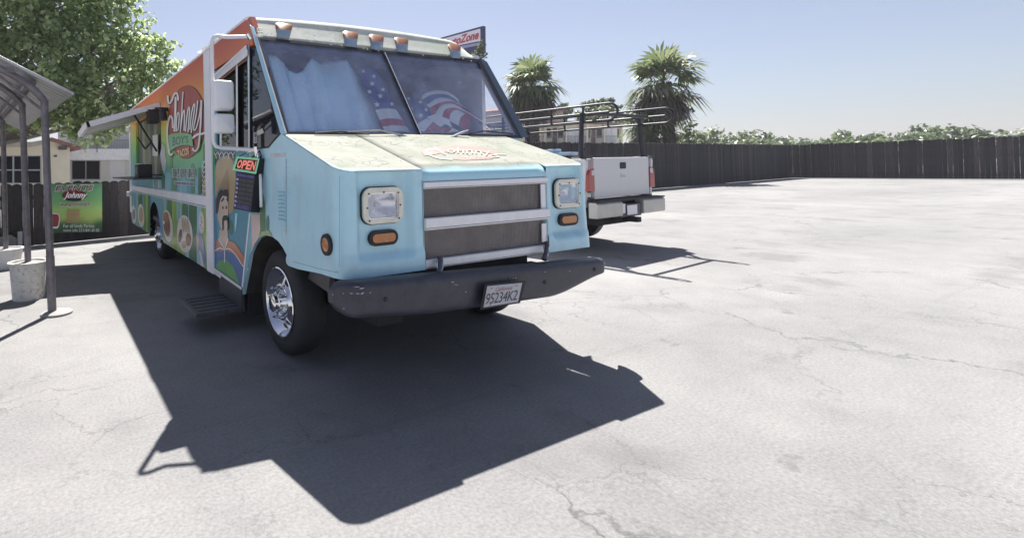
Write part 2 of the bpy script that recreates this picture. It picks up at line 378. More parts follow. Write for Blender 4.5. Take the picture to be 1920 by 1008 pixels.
def plank_fence(name, p0, d, t0, t1, hh, wd, label, mesh_n=5, rails=True):
    f = thing(name, p0, label, 'fence'); base = []
    yaw_ = atan2(d.y, d.x)
    for k in range(mesh_n): base.append(plank_mesh(hh+random.uniform(-.025, .025), wd-.004, k).build('plank', m_plank))
    used = [False]*mesh_n; x = t0
    while x < t1:
        k = random.randrange(mesh_n)
        o = base[k] if not used[k] else base[k].copy()
        if used[k]: COL.objects.link(o)
        used[k] = True; o.parent = f; o.location = d*x; o.rotation_euler = (random.uniform(-.012, .004), random.uniform(-.008, .008), yaw_+random.uniform(-.03, .03))
        x += wd
    for k in range(mesh_n):
        if not used[k]: bpy.data.objects.remove(base[k])
    bk = V((-d.y, d.x, 0))
    for zz in (.28, hh-.25):
        mb = MB(); a = p0+d*t0+bk*.014; b = p0+d*t1+bk*.014
        mb.hexa([a+V((0, 0, zz)), b+V((0, 0, zz)), b+bk*.04+V((0, 0, zz)), a+bk*.04+V((0, 0, zz))], [a+V((0, 0, zz-.09)), b+V((0, 0, zz-.09)), b+bk*.04+V((0, 0, zz-.09)), a+bk*.04+V((0, 0, zz-.09))])
        mb.build('rail', m_rail, f)
    return f
fl = plank_fence('wooden_fence', FP0, FD, -5.2, 2.3, 1.27, .185, 'dark wooden plank fence with scalloped top behind the green banner')

# ---- green banner hung on that fence
bn = thing('banner', fenceplane(.03)((144, 436)), 'green printed events banner hung on the dark wooden fence', 'banner')
def bannermat():
    m = bpy.data.materials.new('banner_print'); t, ns, lk, p = nodes(m)
    tc = N(t, 'ShaderNodeTexCoord'); sx = N(t, 'ShaderNodeSeparateXYZ'); lk.new(tc.outputs['Object'], sx.inputs[0])
    n1 = noise(t, 1.6, 2, .4); a = N(t, 'ShaderNodeMath', operation='MULTIPLY_ADD'); lk.new(n1.outputs[0], a.inputs[0]); a.inputs[1].default_value = .35; lk.new(sx.outputs['Z'], a.inputs[2])
    mr = N(t, 'ShaderNodeMapRange'); mr.inputs['From Min'].default_value = .25; mr.inputs['From Max'].default_value = 1.45; lk.new(a.outputs[0], mr.inputs[0])
    r = ramp(t, mr.outputs[0], [(0, lin('2a4f38')), (.22, lin('44704a')), (.34, lin('b6cc74')), (.5, lin('aad07a')), (.62, lin('84bd78')), (.85, lin('6aa476')), (1, lin('537f62'))])
    lk.new(r.outputs[0], p.inputs['Base Color']); p.inputs['Roughness'].default_value = .45; return m
q4 = [(95, 344.5), (191.5, 343.5), (191.5, 434.5), (95, 437)]
def bsheet(u, v):
    a, b, c, d = [V((*q, 0)) for q in q4]; q = a*(1-u)*(1-v)+b*u*(1-v)+c*u*v+d*(1-u)*v
    return fenceplane(.035+.008*sin(u*9+v*3)+.006*sin(v*11))(q)
MB().grid(bsheet, 24, 24).build('sheet', bannermat(), bn, smooth=40)
def btext(s, quad, m_, off=.056, name='lettering', **k):
    mb = MB(); text(mb, s, quad, fenceplane(off), **k); return mb.build(name, m_, bn, recalc=False)
p_wht = prn('print_white', '#e6e4e4'); p_dred = prn('print_dark_red', '#6b1d22'); p_red = prn('print_red', '#a33a35'); p_blk = prn('print_black', '#231f26')
def bq(x0, y0, x1, y1, sh=0, dy=0): return [(x0+sh, y0), (x1+sh, y0+dy), (x1, y1+dy), (x0, y1)]
btext('EVENTS', bq(102, 347, 173, 359, 4, -1), p_wht, .053, bold=.05); btext('EVENTS', bq(103, 348, 172, 358, 4, -1), p_dred, .057, bold=.015)
mb = MB(); mb.poly(ell(140, 366, 24, 9.5), fenceplane(.053)); mb.build('logo_oval', p_dred, bn)
mb = MB(); mb.poly(ell(139, 373.5, 17, 3.6), fenceplane(.0545)); mb.build('logo_shadow', p_blk, bn)
btext('Johnny', bq(119, 360, 162, 374.5, 3), p_wht, .058, bold=.03, shear=.25)
btext('TAQUIZAS', bq(109, 379.5, 169, 389, 3, -1), p_wht, .053, bold=.045); btext('TAQUIZAS', bq(110, 380.3, 168, 388.2, 3, -1), p_dred, .057, bold=.0)
for i in range(7):
    y = 393+i*3.6; x1 = (150, 149, 151, 149, 158, 148, 146)[i]
    mb = MB(); mb.poly([(125, y), (x1, y-.2), (x1, y+2.2), (125, y+2.4)], fenceplane(.053)); mb.build('list_line', prn('print_tan', '#b08a63'), bn)
btext('For all kinds Parties', bq(119, 420, 177, 426.5), p_wht, .056); btext('more info 213-841-8130', bq(119, 428.6, 186, 434.3), p_wht, .056)
mb = MB(); mb.poly([(98, 399), (110, 400), (112.5, 408), (111, 422), (108, 428), (98, 428)], fenceplane(.053)); mb.build('jar_outline', p_wht, bn)
mb = MB(); mb.poly([(98, 401), (109, 401.6), (111, 408), (109.6, 421), (107, 425), (98, 425)], fenceplane(.056)); mb.build('jar_print', prn('print_jar', '#8c2f33'), bn)

# ---- far fence on the right
RF0 = atd(1100, 287, 23); RF0.z = 0
RFD = V((cos(rad(4)), sin(rad(4)), 0))
plank_fence('wooden_fence', RF0, RFD, -9, 24, 2.30, .19, 'long dark plank fence behind the white pickup', 4)
plank_fence('wooden_fence', RF0+RFD*24.1, V((sin(rad(4)), -cos(rad(4)), 0)), 0, 24, 2.30, .19, 'side plank fence meeting the long one at the far right corner', 4)

# ---- beige house on the left
m_beige = mat('beige_stucco', (.74, .67, .54), .85, var=.06, vs=2, bump=.15, bs=80)
m_wstuc = mat('white_stucco', (.78, .77, .74), .85, var=.05, vs=2, bump=.15, bs=80)
m_roofred = mat('brown_red_roof', (.26, .12, .10), .75, var=.25, vs=6)
m_darkglass = mat('dark_window_glass', (.010, .010, .014), .35, var=.3, vs=2, spec=.08)
m_grail = mat('grey_metal_rail', (.22, .23, .26), .5, .3, var=.15, vs=8)
m_greyfr = mat('grey_window_frame', (.42, .42, .44), .6, var=.1, vs=6)
P1 = atd(100, 330, 24); n1_ = V((sin(rad(8)), -cos(rad(8)), 0)); D1 = V((cos(rad(8)), sin(rad(8)), 0))
def hp1(off=0): return lambda q: onplane(q[0], q[1], P1+n1_*off, n1_)
def prism(name, pxpoly, fn, d0, d1, m, parent, holes=(), bevel=0):
    mb = MB(); mb.slab(pxpoly, fn(d0), fn(d1), holes); return mb.build(name, m, parent, bevel=bevel)
def block(name, pxpoly, plane_fn, nrm, depth, m, parent, holes=(), front=0, bevel=0):
    """a solid standing on a wall plane: outline in the plane, pushed straight back by depth"""
    f0 = plane_fn(front); mb = MB(); mb.slab(pxpoly, f0, lambda q: f0(q)-nrm*depth, holes); return mb.build(name, m, parent, bevel=bevel)
h1 = thing('beige_house', V((hp1()((40, 400)).x, hp1()((40, 400)).y, 0)), 'low beige stucco house with brown roof edge behind the fence', 'house')
gl = 470
block('wall', [(-95, gl), (131, gl), (131, 277), (97, 263), (60, 272), (-95, 272)], hp1, n1_, 5, m_beige, h1, holes=[[(-60, 344), (78, 344), (78, 291), (-60, 291)]])
block('roof', [(82, 262), (97, 257.5), (152, 275), (152, 280.5), (97, 264), (82, 268)], hp1, n1_, 5.4, m_roofred, h1, front=.35)
block('eave', [(-95, 266), (60, 266), (84, 262), (84, 270), (60, 274.5), (-95, 274.5)], hp1, n1_, .6, mat('eave_board', (.40, .36, .30), .8), h1, front=.45)
wf = block('window', [(-60, 344), (78, 344), (78, 291), (-60, 291)], hp1, n1_, .06, m_greyfr, h1, front=-.04,
      holes=[[(x+1.6, 342.5), (x+w_-1.6, 342.5), (x+w_-1.6, 320), (x+1.6, 320)] for x, w_ in ((-58, 28), (-30, 28), (-2, 27), (25, 26), (51, 26))]+[[(x+1.6, 317.5), (x+w_-1.6, 317.5), (x+w_-1.6, 293), (x+1.6, 293)] for x, w_ in ((-58, 28), (-30, 28), (-2, 27), (25, 26), (51, 26))])
mb = MB(); mb.poly([(-60, 344), (78, 344), (78, 291), (-60, 291)], hp1(-.07)); mb.build('pane', m_darkglass, wf)
lm = MB(); lm.slab(rrect(109, 274, 126, 281, 2), hp1(.02), hp1(.16)); lm.build('floodlight', m_steel, h1)
mb = MB(); mb.slab([(101, 291), (107, 290.5), (107, 294), (101, 294.5)], hp1(.004), hp1(.05)); mb.build('vent', m_steel, h1)

# ---- white two-storey block with balcony behind
P2 = atd(190, 320, 29)
def hp2(off=0): return lambda q: onplane(q[0], q[1], P2+n1_*off, n1_)
h2 = thing('motel_block', V((hp2()((190, 400)).x, hp2()((190, 400)).y, 0)), 'white building with corrugated balcony railing behind the van awning', 'building')
block('wall', [(131, 455), (420, 455), (420, 300), (131, 300)], hp2, n1_, 5, m_wstuc, h2, holes=[[(134, 337), (188, 337), (188, 300.8), (134, 300.8)], [(206, 440), (236, 440), (236, 301), (206, 301)]])
wn = block('window', [(134, 337), (188, 337), (188, 300.8), (134, 300.8)], hp2, n1_, .05, m_greyfr, h2, front=-.06, holes=[[(135.5, 335.5), (160, 335.5), (160, 302), (135.5, 302)], [(162, 335.5), (186.5, 335.5), (186.5, 302), (162, 302)]])
mb = MB(); mb.poly([(134, 337), (188, 337), (188, 300.8), (134, 300.8)], hp2(-.10)); mb.build('pane', m_darkglass, wn)
dr = block('door', [(206, 440), (236, 440), (236, 301), (206, 301)], hp2, n1_, .05, m_whitep, h2, front=-.05)
mb = MB(); mb.tube([hp2(-.02)((209, 345)), hp2(.05)((209, 345))], .03); mb.build('handle', m_steel, dr)
block('balcony_slab', [(126, 300), (420, 300), (420, 279), (126, 279)], hp2, n1_, 1.4, mat('white_fascia', (.82, .82, .82), .7), h2, front=1.35)
rl = MB()
x = 133.0
while x < 420:
    rl.slab([(x, 279), (x+1.5, 279), (x+1.5, 263), (x, 263)], hp2(1.30), hp2(1.26)); x += 2.9
rl.slab([(131, 263.6), (420, 263.6), (420, 261.8), (131, 261.8)], hp2(1.33), hp2(1.24)); rl.build('railing', m_grail, h2)
for px in (181, 300):
    mb = MB(); mb.slab([(px, 286), (px+2, 286), (px+2, 240), (px, 240)], hp2(1.40), hp2(1.31)); mb.build('post', m_grail, h2)
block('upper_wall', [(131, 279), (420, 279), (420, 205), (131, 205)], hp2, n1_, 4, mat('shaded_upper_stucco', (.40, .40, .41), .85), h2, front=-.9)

# ---- motel on the right, two storeys with galleries
PM = atd(1092, 245, 52); nm_ = V((sin(rad(18)), -cos(rad(18)), 0))
def mq(off=0): return lambda q: onplane(q[0], q[1], PM+nm_*off, nm_)
mo = thing('motel_building', V((mq()((1090, 300)).x, mq()((1090, 300)).y, 0)), 'beige motel with railed upper gallery beyond the far fence', 'building')
m_mcream = mat('cream_wall', (.86, .80, .67), .85, var=.05, vs=1.5)
m_mdoor = mat('brown_door', (.16, .11, .09), .6, var=.15, vs=4)
mwin = [(1024.6, 1035.5), (1046, 1060), (1103, 1108.5), (1118, 1131.5), (1157, 1164)]
block('wall', [(965, 330), (1168, 330), (1168, 233), (1092, 229.5), (965, 231)], mq, nm_, 7, m_mcream, mo, holes=[[(a, 259), (b, 259), (b, 240.5), (a, 240.5)] for a, b in mwin])
for a, b in mwin:
    wv = block('window', [(a-.5, 259.6), (b+.5, 259.6), (b+.5, 239.9), (a-.5, 239.9)], mq, nm_, .16, m_mcream, mo, front=.06, holes=[[(a+.4, 258.6), (b-.4, 258.6), (b-.4, 241), (a+.4, 241)]])
    mb = MB(); mb.poly([(a, 259), (b, 259), (b, 240.5), (a, 240.5)], mq(-.08)); mb.build('pane', m_darkglass, wv)
for a, b, m_ in ((1037, 1044.5, m_mdoor), (1110, 1116.8, m_mdoor), (1066, 1078.5, m_white), (1079.3, 1091.5, m_white), (1137, 1146, m_white), (1147, 1156, m_white)):
    block('door', [(a, 271), (b, 271), (b, 240), (a, 240)], mq, nm_, .06, m_, mo, front=.07)
for px in (1022, 1062, 1101, 1134, 1166):
    block('post', [(px-.9, 330), (px+.9, 330), (px+.9, 233), (px-.9, 233)], mq, nm_, .25, m_mcream, mo, front=.80)
rg = MB()
x = 1012.0
while x < 1166:
    rg.slab([(x, 271), (x+.4, 271), (x+.4, 255.5), (x, 255.5)], mq(.72), mq(.69)); x += 2.6
rg.slab([(1010, 256), (1166, 256), (1166, 254.9), (1010, 254.9)], mq(.74), mq(.67)); rg.build('railing', m_grail, mo)
block('gallery_floor', [(1008, 274), (1168, 274), (1168, 271), (1008, 271)], mq, nm_, .72, m_mcream, mo, front=.78)
rfm = MB(); a_ = mq(1.0); f0 = [a_((960, 231.5)), a_((1092, 229.3)), a_((1171, 233.6))]
rfm.hexa([p+V((0, 0, .14)) for p in f0]+[p-nm_*9.6+V((0, 0, .2)) for p in f0[::-1]], f0+[p-nm_*9.6 for p in f0[::-1]]); rfm.build('roof', mat('motel_roof', (.30, .20, .16), .8, var=.15, vs=3), mo)
# taller block behind the palm
PB = atd(1010, 230, 66)
def mq2(off=0): return lambda q: onplane(q[0], q[1], PB+nm_*off, nm_)
mo2 = thing('motel_wing', V((mq2()((1000, 290)).x, mq2()((1000, 290)).y, 0)), 'pale upper wing with red roof edge behind the palm trunk', 'building')
block('wall', [(945, 300), (1056, 300), (1056, 208), (945, 206)], mq2, nm_, 8, mat('pale_wall', (.52, .44, .38), .85), mo2)
block('roof', [(940, 206.5), (1063, 208.5), (1060, 204.5), (944, 201.5)], mq2, nm_, 9.5, m_roofred, mo2, front=.8)
for a in (965, 978):
    w3 = block('window', [(a, 224), (a+7, 224), (a+7, 213), (a, 213)], mq2, nm_, .1, m_greyfr, mo2, front=.06)
    mb = MB(); mb.poly([(a+.8, 223), (a+6.2, 223), (a+6.2, 214), (a+.8, 214)], mq2(.075)); mb.build('pane', m_darkglass, w3)

# ---- plastic-faced shop sign on its pole, seen over the van roof
SGD = V((sin(rad(-1)), cos(rad(-1)), 0)); SGN = V((-cos(rad(-1)), sin(rad(-1)), 0))   # runs back from the near end, faces -x
SP = atd(905.5, 75, 42)
def sg(off=0): return lambda q: onplane(q[0], q[1], SP+SGN*off, SGN)
sgn = thing('pole_sign', V((SP.x+.4, SP.y+3, 0)), 'raised red and white store sign with blue frame above the van roof', 'sign')
m_navy = mat('navy_frame', (.045, .055, .13), .5, var=.1, vs=3)
def far_x(px, ytop):  # px point along the sign's top line
    return None
sgq = [(790, 81.5), (905, 49), (905.5, 100), (790, 111)]
mb = MB(); f_ = sg(0); mb.slab(sgq, f_, lambda q: f_(q)-SGN*.32); mb.build('cabinet', m_navy, sgn)
mb = MB(); mb.poly([(790, 84), (900.5, 54), (901, 77), (790, 99.5)], sg(.03)); mb.build('face', prn('sign_face_white', '#d5d0d8'), sgn)
mb = MB(); text(mb, 'AutoZone', [(831, 76.5), (898, 56), (897, 73.5), (830, 90)], sg(.06), bold=.03, shear=.25); mb.build('lettering', prn('sign_letter_red', '#b3303f'), sgn, recalc=False)
mb = MB(); mb.poly([(790, 101), (900.5, 79.5), (900.7, 85), (790, 105)], sg(.03)); mb.build('lower_strip', prn('sign_strip_grey', '#8d8fae'), sgn)
mb = MB(); mb.tube([V((SP.x+.4, SP.y+3, 0)), V((SP.x+.4, SP.y+3, SP.z+1))], .28, 10); mb.build('pole', m_steel, sgn)

# ---- thin sunlit haze over the whole lot
hz = MB().box((-480, -280, -1), (480, 680, 17)).build('haze', [], recalc=True); kind(hz, 'stuff')
mh = bpy.data.materials.new('haze_air'); mh.use_nodes = True; th_ = mh.node_tree; th_.nodes.remove(th_.nodes['Principled BSDF'])
pv = th_.nodes.new('ShaderNodeVolumePrincipled'); pv.inputs['Color'].default_value = (.86, .88, 1, 1); pv.inputs['Density'].default_value = .0008; pv.inputs['Anisotropy'].default_value = 0
th_.links.new(pv.outputs[0], th_.nodes['Material Output'].inputs['Volume']); hz.data.materials.append(mh)
# ================================================================== PLANTS
def leafmat(name, c1, c2, c3, tr=.35):
    m = bpy.data.materials.new(name); t, ns, lk, p = nodes(m); out = ns['Material Output']
    gi = N(t, 'ShaderNodeNewGeometry'); r = ramp(t, gi.outputs['Random Per Island'], [(0, c1), (.55, c2), (1, c3)])
    lk.new(r.outputs[0], p.inputs['Base Color']); p.inputs['Roughness'].default_value = .42; p.inputs['Specular IOR Level'].default_value = .6
    tl = N(t, 'ShaderNodeBsdfTranslucent'); hs = N(t, 'ShaderNodeHueSaturation'); hs.inputs['Value'].default_value = 2.0; hs.inputs['Saturation'].default_value = 1.05
    lk.new(r.outputs[0], hs.inputs['Color']); lk.new(hs.outputs[0], tl.inputs[0])
    mx = N(t, 'ShaderNodeMixShader'); mx.inputs[0].default_value = tr; lk.new(p.outputs[0], mx.inputs[1]); lk.new(tl.outputs[0], mx.inputs[2]); lk.new(mx.outputs[0], out.inputs[0])
    return m
m_leaf = leafmat('sycamore_leaf', (.13, .18, .085), (.23, .29, .14), (.42, .46, .27), .5)
m_leaf2 = leafmat('far_leaf', (.06, .09, .04), (.10, .13, .06), (.16, .19, .10))
m_bark = mat('pale_bark', (.22, .19, .16), .85, var=.35, vs=4, bump=.4, bs=14)
def leafset(mb, c, r, n, size, rnd, sq=.8, dirup=.45):
    for _ in range(n):
        d = V((rnd.gauss(0, 1), rnd.gauss(0, 1), rnd.gauss(0, 1))); d.normalize()
        p = c+V((d.x, d.y, d.z*sq))*r*(rnd.random()**.45)
        nn = (d*.5+V((0, 0, dirup))+V((rnd.gauss(0, .6), rnd.gauss(0, .6), rnd.gauss(0, .5)))).normalized()
        x = nn.orthogonal().normalized(); a = rnd.uniform(0, 2*pi); y = nn.cross(x); u = x*cos(a)+y*sin(a); v = nn.cross(u); s = size*rnd.uniform(.6, 1.35)
        mb.add([p-u*s*.5, p+v*s*.36-nn*s*.1, p+u*s*.6-nn*s*.05, p-v*s*.36-nn*s*.1], [(0, 1, 2, 3)])
def blobtree(name, label, base, trunk_top, lobes, leaf, dens, m_l, group=None, tr=.25, seed=3, sub=(.42, .75)):
    rnd = random.Random(seed); t = thing(name, base, label, 'tree', group)
    tk = MB(); tk.tube([base, base+(trunk_top-base)*.5+V((.12, .05, 0)), trunk_top], [tr, tr*.8, tr*.6], 10)
    cr = MB()
    for c, R in lobes:
        mid = (trunk_top+c)*.5+V((rnd.uniform(-.3, .3), rnd.uniform(-.3, .3), -.2))
        tk.tube([trunk_top-(trunk_top-base)*.15, mid, c], [tr*.42, tr*.25, tr*.08], 6)
        k = int(dens*R*R)
        for _ in range(k):
            d = V((rnd.gauss(0, 1), rnd.gauss(0, 1), rnd.gauss(0, 1))).normalized()
            cc = c+d*R*rnd.uniform(.45, 1.0); rr = R*rnd.uniform(.10, .24)
            if rnd.random() < .3: tk.tube([c, (c+cc)*.5+V((0, 0, -.1)), cc], [tr*.12, tr*.07, tr*.03], 4)
            leafset(cr, cc, rr+.12, int(34*rr/.35*rnd.uniform(*sub))+8, leaf, rnd)
    tk.build('trunk', m_bark, t, smooth=50)
    cr.build('crown', m_l, t, recalc=False)
    return t
def lp(px, py, D): return atd(px, py, D)
D_ = 15.5
lob = [(lp(px, py, d), r) for px, py, d, r in ((-60, 150, 15.5, 1.7), (-70, 30, 15.5, 1.8), (40, 40, 15.5, 1.7), (130, 5, 16, 1.6), (75, 135, 15, 1.6), (165, 90, 15.5, 1.5), (225, 45, 16, 1.0), (205, 165, 15.5, 1.35), (272, 105, 16, 1.0), (268, 178, 16, .95), (130, 197, 15, 1.1), (205, 224, 15.5, .8), (165, 213, 15.6, .95), (238, 213, 15.8, .65), (60, 195, 15, 1.1), (-40, 215, 15.2, 1.1), (306, 108, 16, .7), (296, 150, 16, .55), (150, -90, 16, 1.9), (0, -110, 15.5, 2.0), (222, -15, 16, .9), (-120, -60, 15.5, 2.0))]
tb = lp(-42, 330, 15.6); tb.z = 0
blobtree('sycamore_tree', 'big leafy green sycamore towering over the fence and carport', tb, V((tb.x, tb.y, 2.6)), lob, .16, 43, m_leaf, tr=.24)
# trees far right, beyond the motel
for (px, py, D, rs, lab, sd) in ((1048, 214, 75, 1.8, 'small round tree peeping over the motel roof', 5), (1128, 212, 70, 2.3, 'pale green tree above the right half of the motel roof', 6)):
    b = lp(px, 290, D); b.z = 0; c = lp(px, py, D)
    blobtree('broadleaf_tree', lab, b, V((c.x, c.y, c.z-1.5)), [(c+V((dx, 0, dz)), r) for dx, dz, r in ((-1.6, -.4, rs), (1.4, -.2, rs), (0, .5, rs))], .42, 5, m_leaf2, seed=sd)
b = lp(1185, 300, 34); b.z = 0
blobtree('bushy_tree', 'bushy green tree at the end of the motel', b, lp(1215, 262, 34), [(lp(1198, 222, 34), .9), (lp(1210, 245, 33), .9), (lp(1240, 215, 34), 1.5), (lp(1265, 245, 34), 1.3)], .22, 12, m_leaf2, seed=9)

# fan palms
m_frond = leafmat('palm_frond', (.09, .12, .055), (.14, .17, .085), (.22, .24, .14), .3)
m_dead = leafmat('dead_frond', (.07, .055, .04), (.12, .10, .075), (.18, .15, .11), .15)
m_ptrunk = mat('palm_trunk_fibre', (.085, .07, .06), .9, var=.4, vs=9, bump=.6, bs=20)
def fan(mb, o, d, L, rnd, n=18, droop=.3):
    d = d.normalized(); side = d.cross(V((0, 0, 1)));
    if side.length < .1: side = V((1, 0, 0))
    side.normalize(); up = side.cross(d).normalized(); stem = L*.42
    hub = o+d*stem; sw = .018*L
    mb.add([o-side*sw, o+side*sw, hub+side*sw, hub-side*sw], [(0, 1, 2, 3)])
    for k in range(n):
        a = -1.75+3.5*k/(n-1)+rnd.uniform(-.05, .05); l = L*.62*(1-.25*abs(a)/1.75)*rnd.uniform(.85, 1.1)
        v = (d*cos(a)+side*sin(a)+up*rnd.uniform(-.12, .12)).normalized(); wv = v.cross(up).normalized()*.034*L
        mid = hub+v*l*.6-V((0, 0, droop*.10*l)); tip = hub+v*l-V((0, 0, droop*.5*l))
        mb.add([hub, mid+wv, tip, mid-wv], [(0, 1, 2, 3)])
def fan_palm(label, base, top, tr, L, n, seed, skirt=True, nd=60):
    rnd = random.Random(seed); t = thing('fan_palm', base, label, 'palm tree')
    tk = MB(); hgt = top.z-base.z; pts = []; rr = []
    for i in range(41):
        f = i/40; pts.append(base+(top-base)*f); rr.append(tr*(1.05-.15*f)*(1.07 if i % 2 else .95)*(1.35 if f > .72 and skirt else 1))
    tk.tube(pts, rr, 14); tk.build('trunk', m_ptrunk, t, smooth=30)
    cr = MB()
    for i in range(n):
        el = rnd.uniform(-.55, 1.4); az = rnd.uniform(0, 2*pi); d = V((cos(az)*cos(el), sin(az)*cos(el), sin(el)))
        fan(cr, top+V((0, 0, rnd.uniform(-.1, .25))), d, L*rnd.uniform(.65, 1.15), rnd, n=15, droop=.9-.3*el)
    cr.build('crown', m_frond, t, recalc=False)
    if skirt:
        sk = MB()
        for i in range(nd):
            el = rnd.uniform(-1.35, -.1); az = rnd.uniform(0, 2*pi); d = V((cos(az)*cos(el), sin(az)*cos(el), sin(el)))
            fan(sk, top+V((0, 0, rnd.uniform(-.7, -.05))), d, L*rnd.uniform(.7, 1.0), rnd, n=14, droop=.9)
        sk.build('dead_fronds', m_dead, t, recalc=False)
    return t
b = lp(997, 290, 37); b.z = 0
fan_palm('stout fan palm with a shaggy skirt of dead fronds behind the ladder rack', b, lp(997, 163, 37), .50, 2.5, 58, 11, nd=75)
b = lp(1262, 290, 33); b.z = 0
fan_palm('tall green fan palm reaching in above the pickup bed', b, lp(1244, 155, 33), .36, 2.75, 44, 12, nd=30)
b = lp(1232, 290, 33.5); b.z = 0
fan_palm('low green fan palm with fronds hanging to the far fence top', b, lp(1214, 236, 33.5), .32, 2.1, 46, 13, nd=14)
# vine on the sign pole
rnd = random.Random(4); vn = thing('climbing_vine', V((SP.x+.4, SP.y+2.6, 0)), 'leafy vine climbing the pole under the store sign', 'vine')
vm = MB(); vk = MB(); prev = None
for k, (px, py) in enumerate(((889, 300), (892, 200), (896, 150), (899, 128), (897, 108), (901, 94), (893, 102), (903, 84), (888, 112), (902, 118), (905, 104))):
    c = lp(px, py, 41.6)
    if prev: vk.tube([prev, c], .03, 5)
    prev = c
    if py < 160: leafset(vm, c, .42, 70, .17, rnd, 1)
vm.build('foliage', m_leaf2, vn, recalc=False); vk.build('stem', m_bark, vn)

# far-off trees beyond the lot, read as one mass
rnd = random.Random(21); ft = MB()
for k in range(46):
    px = 1250+k*19+rnd.uniform(-8, 8); D = rnd.uniform(62, 85); c = lp(px, 280, D); hgt = rnd.uniform(2.2, 4.6)
    for _ in range(9): leafset(ft, V((c.x+rnd.uniform(-2, 2), c.y+rnd.uniform(-2, 2), rnd.uniform(1.2, hgt))), 1.3, 60, .6, rnd, 1)
kind(ft.build('distant_trees', m_leaf2, recalc=False), 'stuff'); o_ = bpy.data.objects['distant_trees']; tag(o_, 'low line of far green trees beyond the side fence', 'trees')
# ================================================================== CARPORT AND BUCKETS
m_pipe = mat('rusty_grey_pipe', (.20, .185, .20), .55, .4, var=.35, vs=9, dirt=((.16, .09, .06), .5))
m_sheet = mat('galvanised_sheet', (.50, .50, .51), .45, .35, var=.12, vs=5, dirt=((.24, .17, .13), .4))
m_rust = mat('rusty_purlin', (.22, .10, .07), .8, var=.4, vs=8)
cp = thing('carport', V((-.35, 8, 0)), 'carport of curved pipe posts under a corrugated metal roof', 'carport')
a8 = rad(8); E0 = ony(137, 179, 6.1); th = rad(26)
CE = V((-sin(a8), cos(a8), 0)); CG = V((-cos(a8)*cos(th), -sin(a8)*cos(th), sin(th))); CNn = CE.cross(CG).normalized()
if CNn.z < 0: CNn = -CNn
LEN, RUN = 5.2, 2.3
def corr(side):
    def fn(u, v):
        s = v*RUN; y = u*LEN; return E0+CE*y+CG*s+CNn*(.016*sin(2*pi*y/.19)+(.0 if not side else .0))
    return fn
nsh = 5
for k in range(nsh):
    y0, y1 = LEN*k/nsh, LEN*(k+1)/nsh+.05
    def sf(u, v, y0=y0, y1=y1, k=k):
        y = y0+(y1-y0)*u; s = v*RUN; t_ = 2*pi*y/.16
        w_ = -1.6*max(0, cos(t_))**5
        return E0+CE*y+CG*(s-.015*(k % 2))+CNn*(-.019*w_+.004*k)
    o = MB().grid(sf, 100, 5).build('roof_sheet', m_sheet, cp, smooth=50)
    md = o.modifiers.new('solid', 'SOLIDIFY'); md.thickness = .003
# other slope
o = MB().grid(lambda u, v: E0+CE*(u*LEN)+CG*RUN+V((-cos(a8)*v*1.6, -sin(a8)*v*1.6, -v*.55))+CNn*(.014*max(-1, min(1, 1.8*sin(2*pi*u*LEN/.19)))), 220, 3).build('roof_slope', m_sheet, cp, smooth=50)
trim = MB(); trim.hexa([E0-CE*.02+CNn*.024, E0-CE*.02+CG*RUN+CNn*.024, E0+CE*.10+CG*RUN+CNn*.024, E0+CE*.10+CNn*.024], [E0-CE*.02-CNn*.004, E0-CE*.02+CG*RUN-CNn*.004, E0-CE*.012+CG*RUN+CNn*.02, E0-CE*.012+CNn*.02]); trim.build('edge_flashing', m_sheet, cp)
def under(s, y, d): return E0+CE*y+CG*s-CNn*d
for s in (.35, 1.0, 1.65, 2.2):
    mb = MB(); a = under(s, .12 if s < .5 else .55, .028); b2 = under(s, LEN, .024)
    mb.hexa([a, a+CG*.05, b2+CG*.05, b2], [a-CNn*.045, a+CG*.05-CNn*.045, b2+CG*.05-CNn*.045, b2-CNn*.045]); mb.build('purlin', m_rust if s in (1.0, 2.2) else m_pipe, cp)
posts = [V((-.003, 6.04, 0)), V((-.245, 6.95, .36)), V((-.63, 9.4, .2)), V((-.95, 10.6, 0))]
for i, b0 in enumerate(posts):
    y = (b0-E0).dot(CE); 
    lean = [V((-.045, 0, 0)), V((-.04, 0, 0)), V((-.02, 0, 0)), V((0, 0, 0))][i]
    s0 = max(.18, (b0+lean-E0).dot(V((-cos(a8), -sin(a8), 0)))/cos(th))
    zt = under(s0, y, .12).z
    pts = [b0, b0+lean*.5+V((0, 0, (zt-b0.z)*.45)), b0+lean+V((0, 0, (zt-b0.z)-.22)), b0+lean+V((-.02, 0, (zt-b0.z)-.08))]
    up1 = under(s0+.22, y, .10); up2 = under(s0+.7, y, .10); up3 = under(RUN-.05, y, .10)
    pts = [b0]+[V(p) for p in crom(pts[1:]+[up1, up2], 6)]+[up3]
    mb = MB(); mb.tube(pts, .038 if i == 0 else .036, 12); p_ = mb.build('post', m_pipe, cp, smooth=50)
    if i == 0:
        s_ = MB(); s_.tube([b0+V((-.012, 0, .60)), b0+V((-.004, 0, .18)), b0+V((0, 0, .03))], .043, 12); s_.build('sleeve', m_pipe, p_, smooth=50)
    # knee brace and bracket
    mb = MB(); mb.tube([b0+lean+V((0, 0, zt-b0.z-.22)), under(s0+.55, y+.02, .11)], .014, 7); mb.build('brace', m_pipe, cp)
    mb = MB(); q = under(s0+.30, y, .06); mb.box((-.035, -.05, -.03), (.035, .05, .03), Matrix.Translation(q)); mb.build('bracket', m_pipe, cp)
mb = MB(); a = under(.5, .0, .10); mb.tube([under(.42, .06, .10), under(.42, LEN, .10)], .03, 8); mb.build('side_beam', m_pipe, cp, smooth=40)

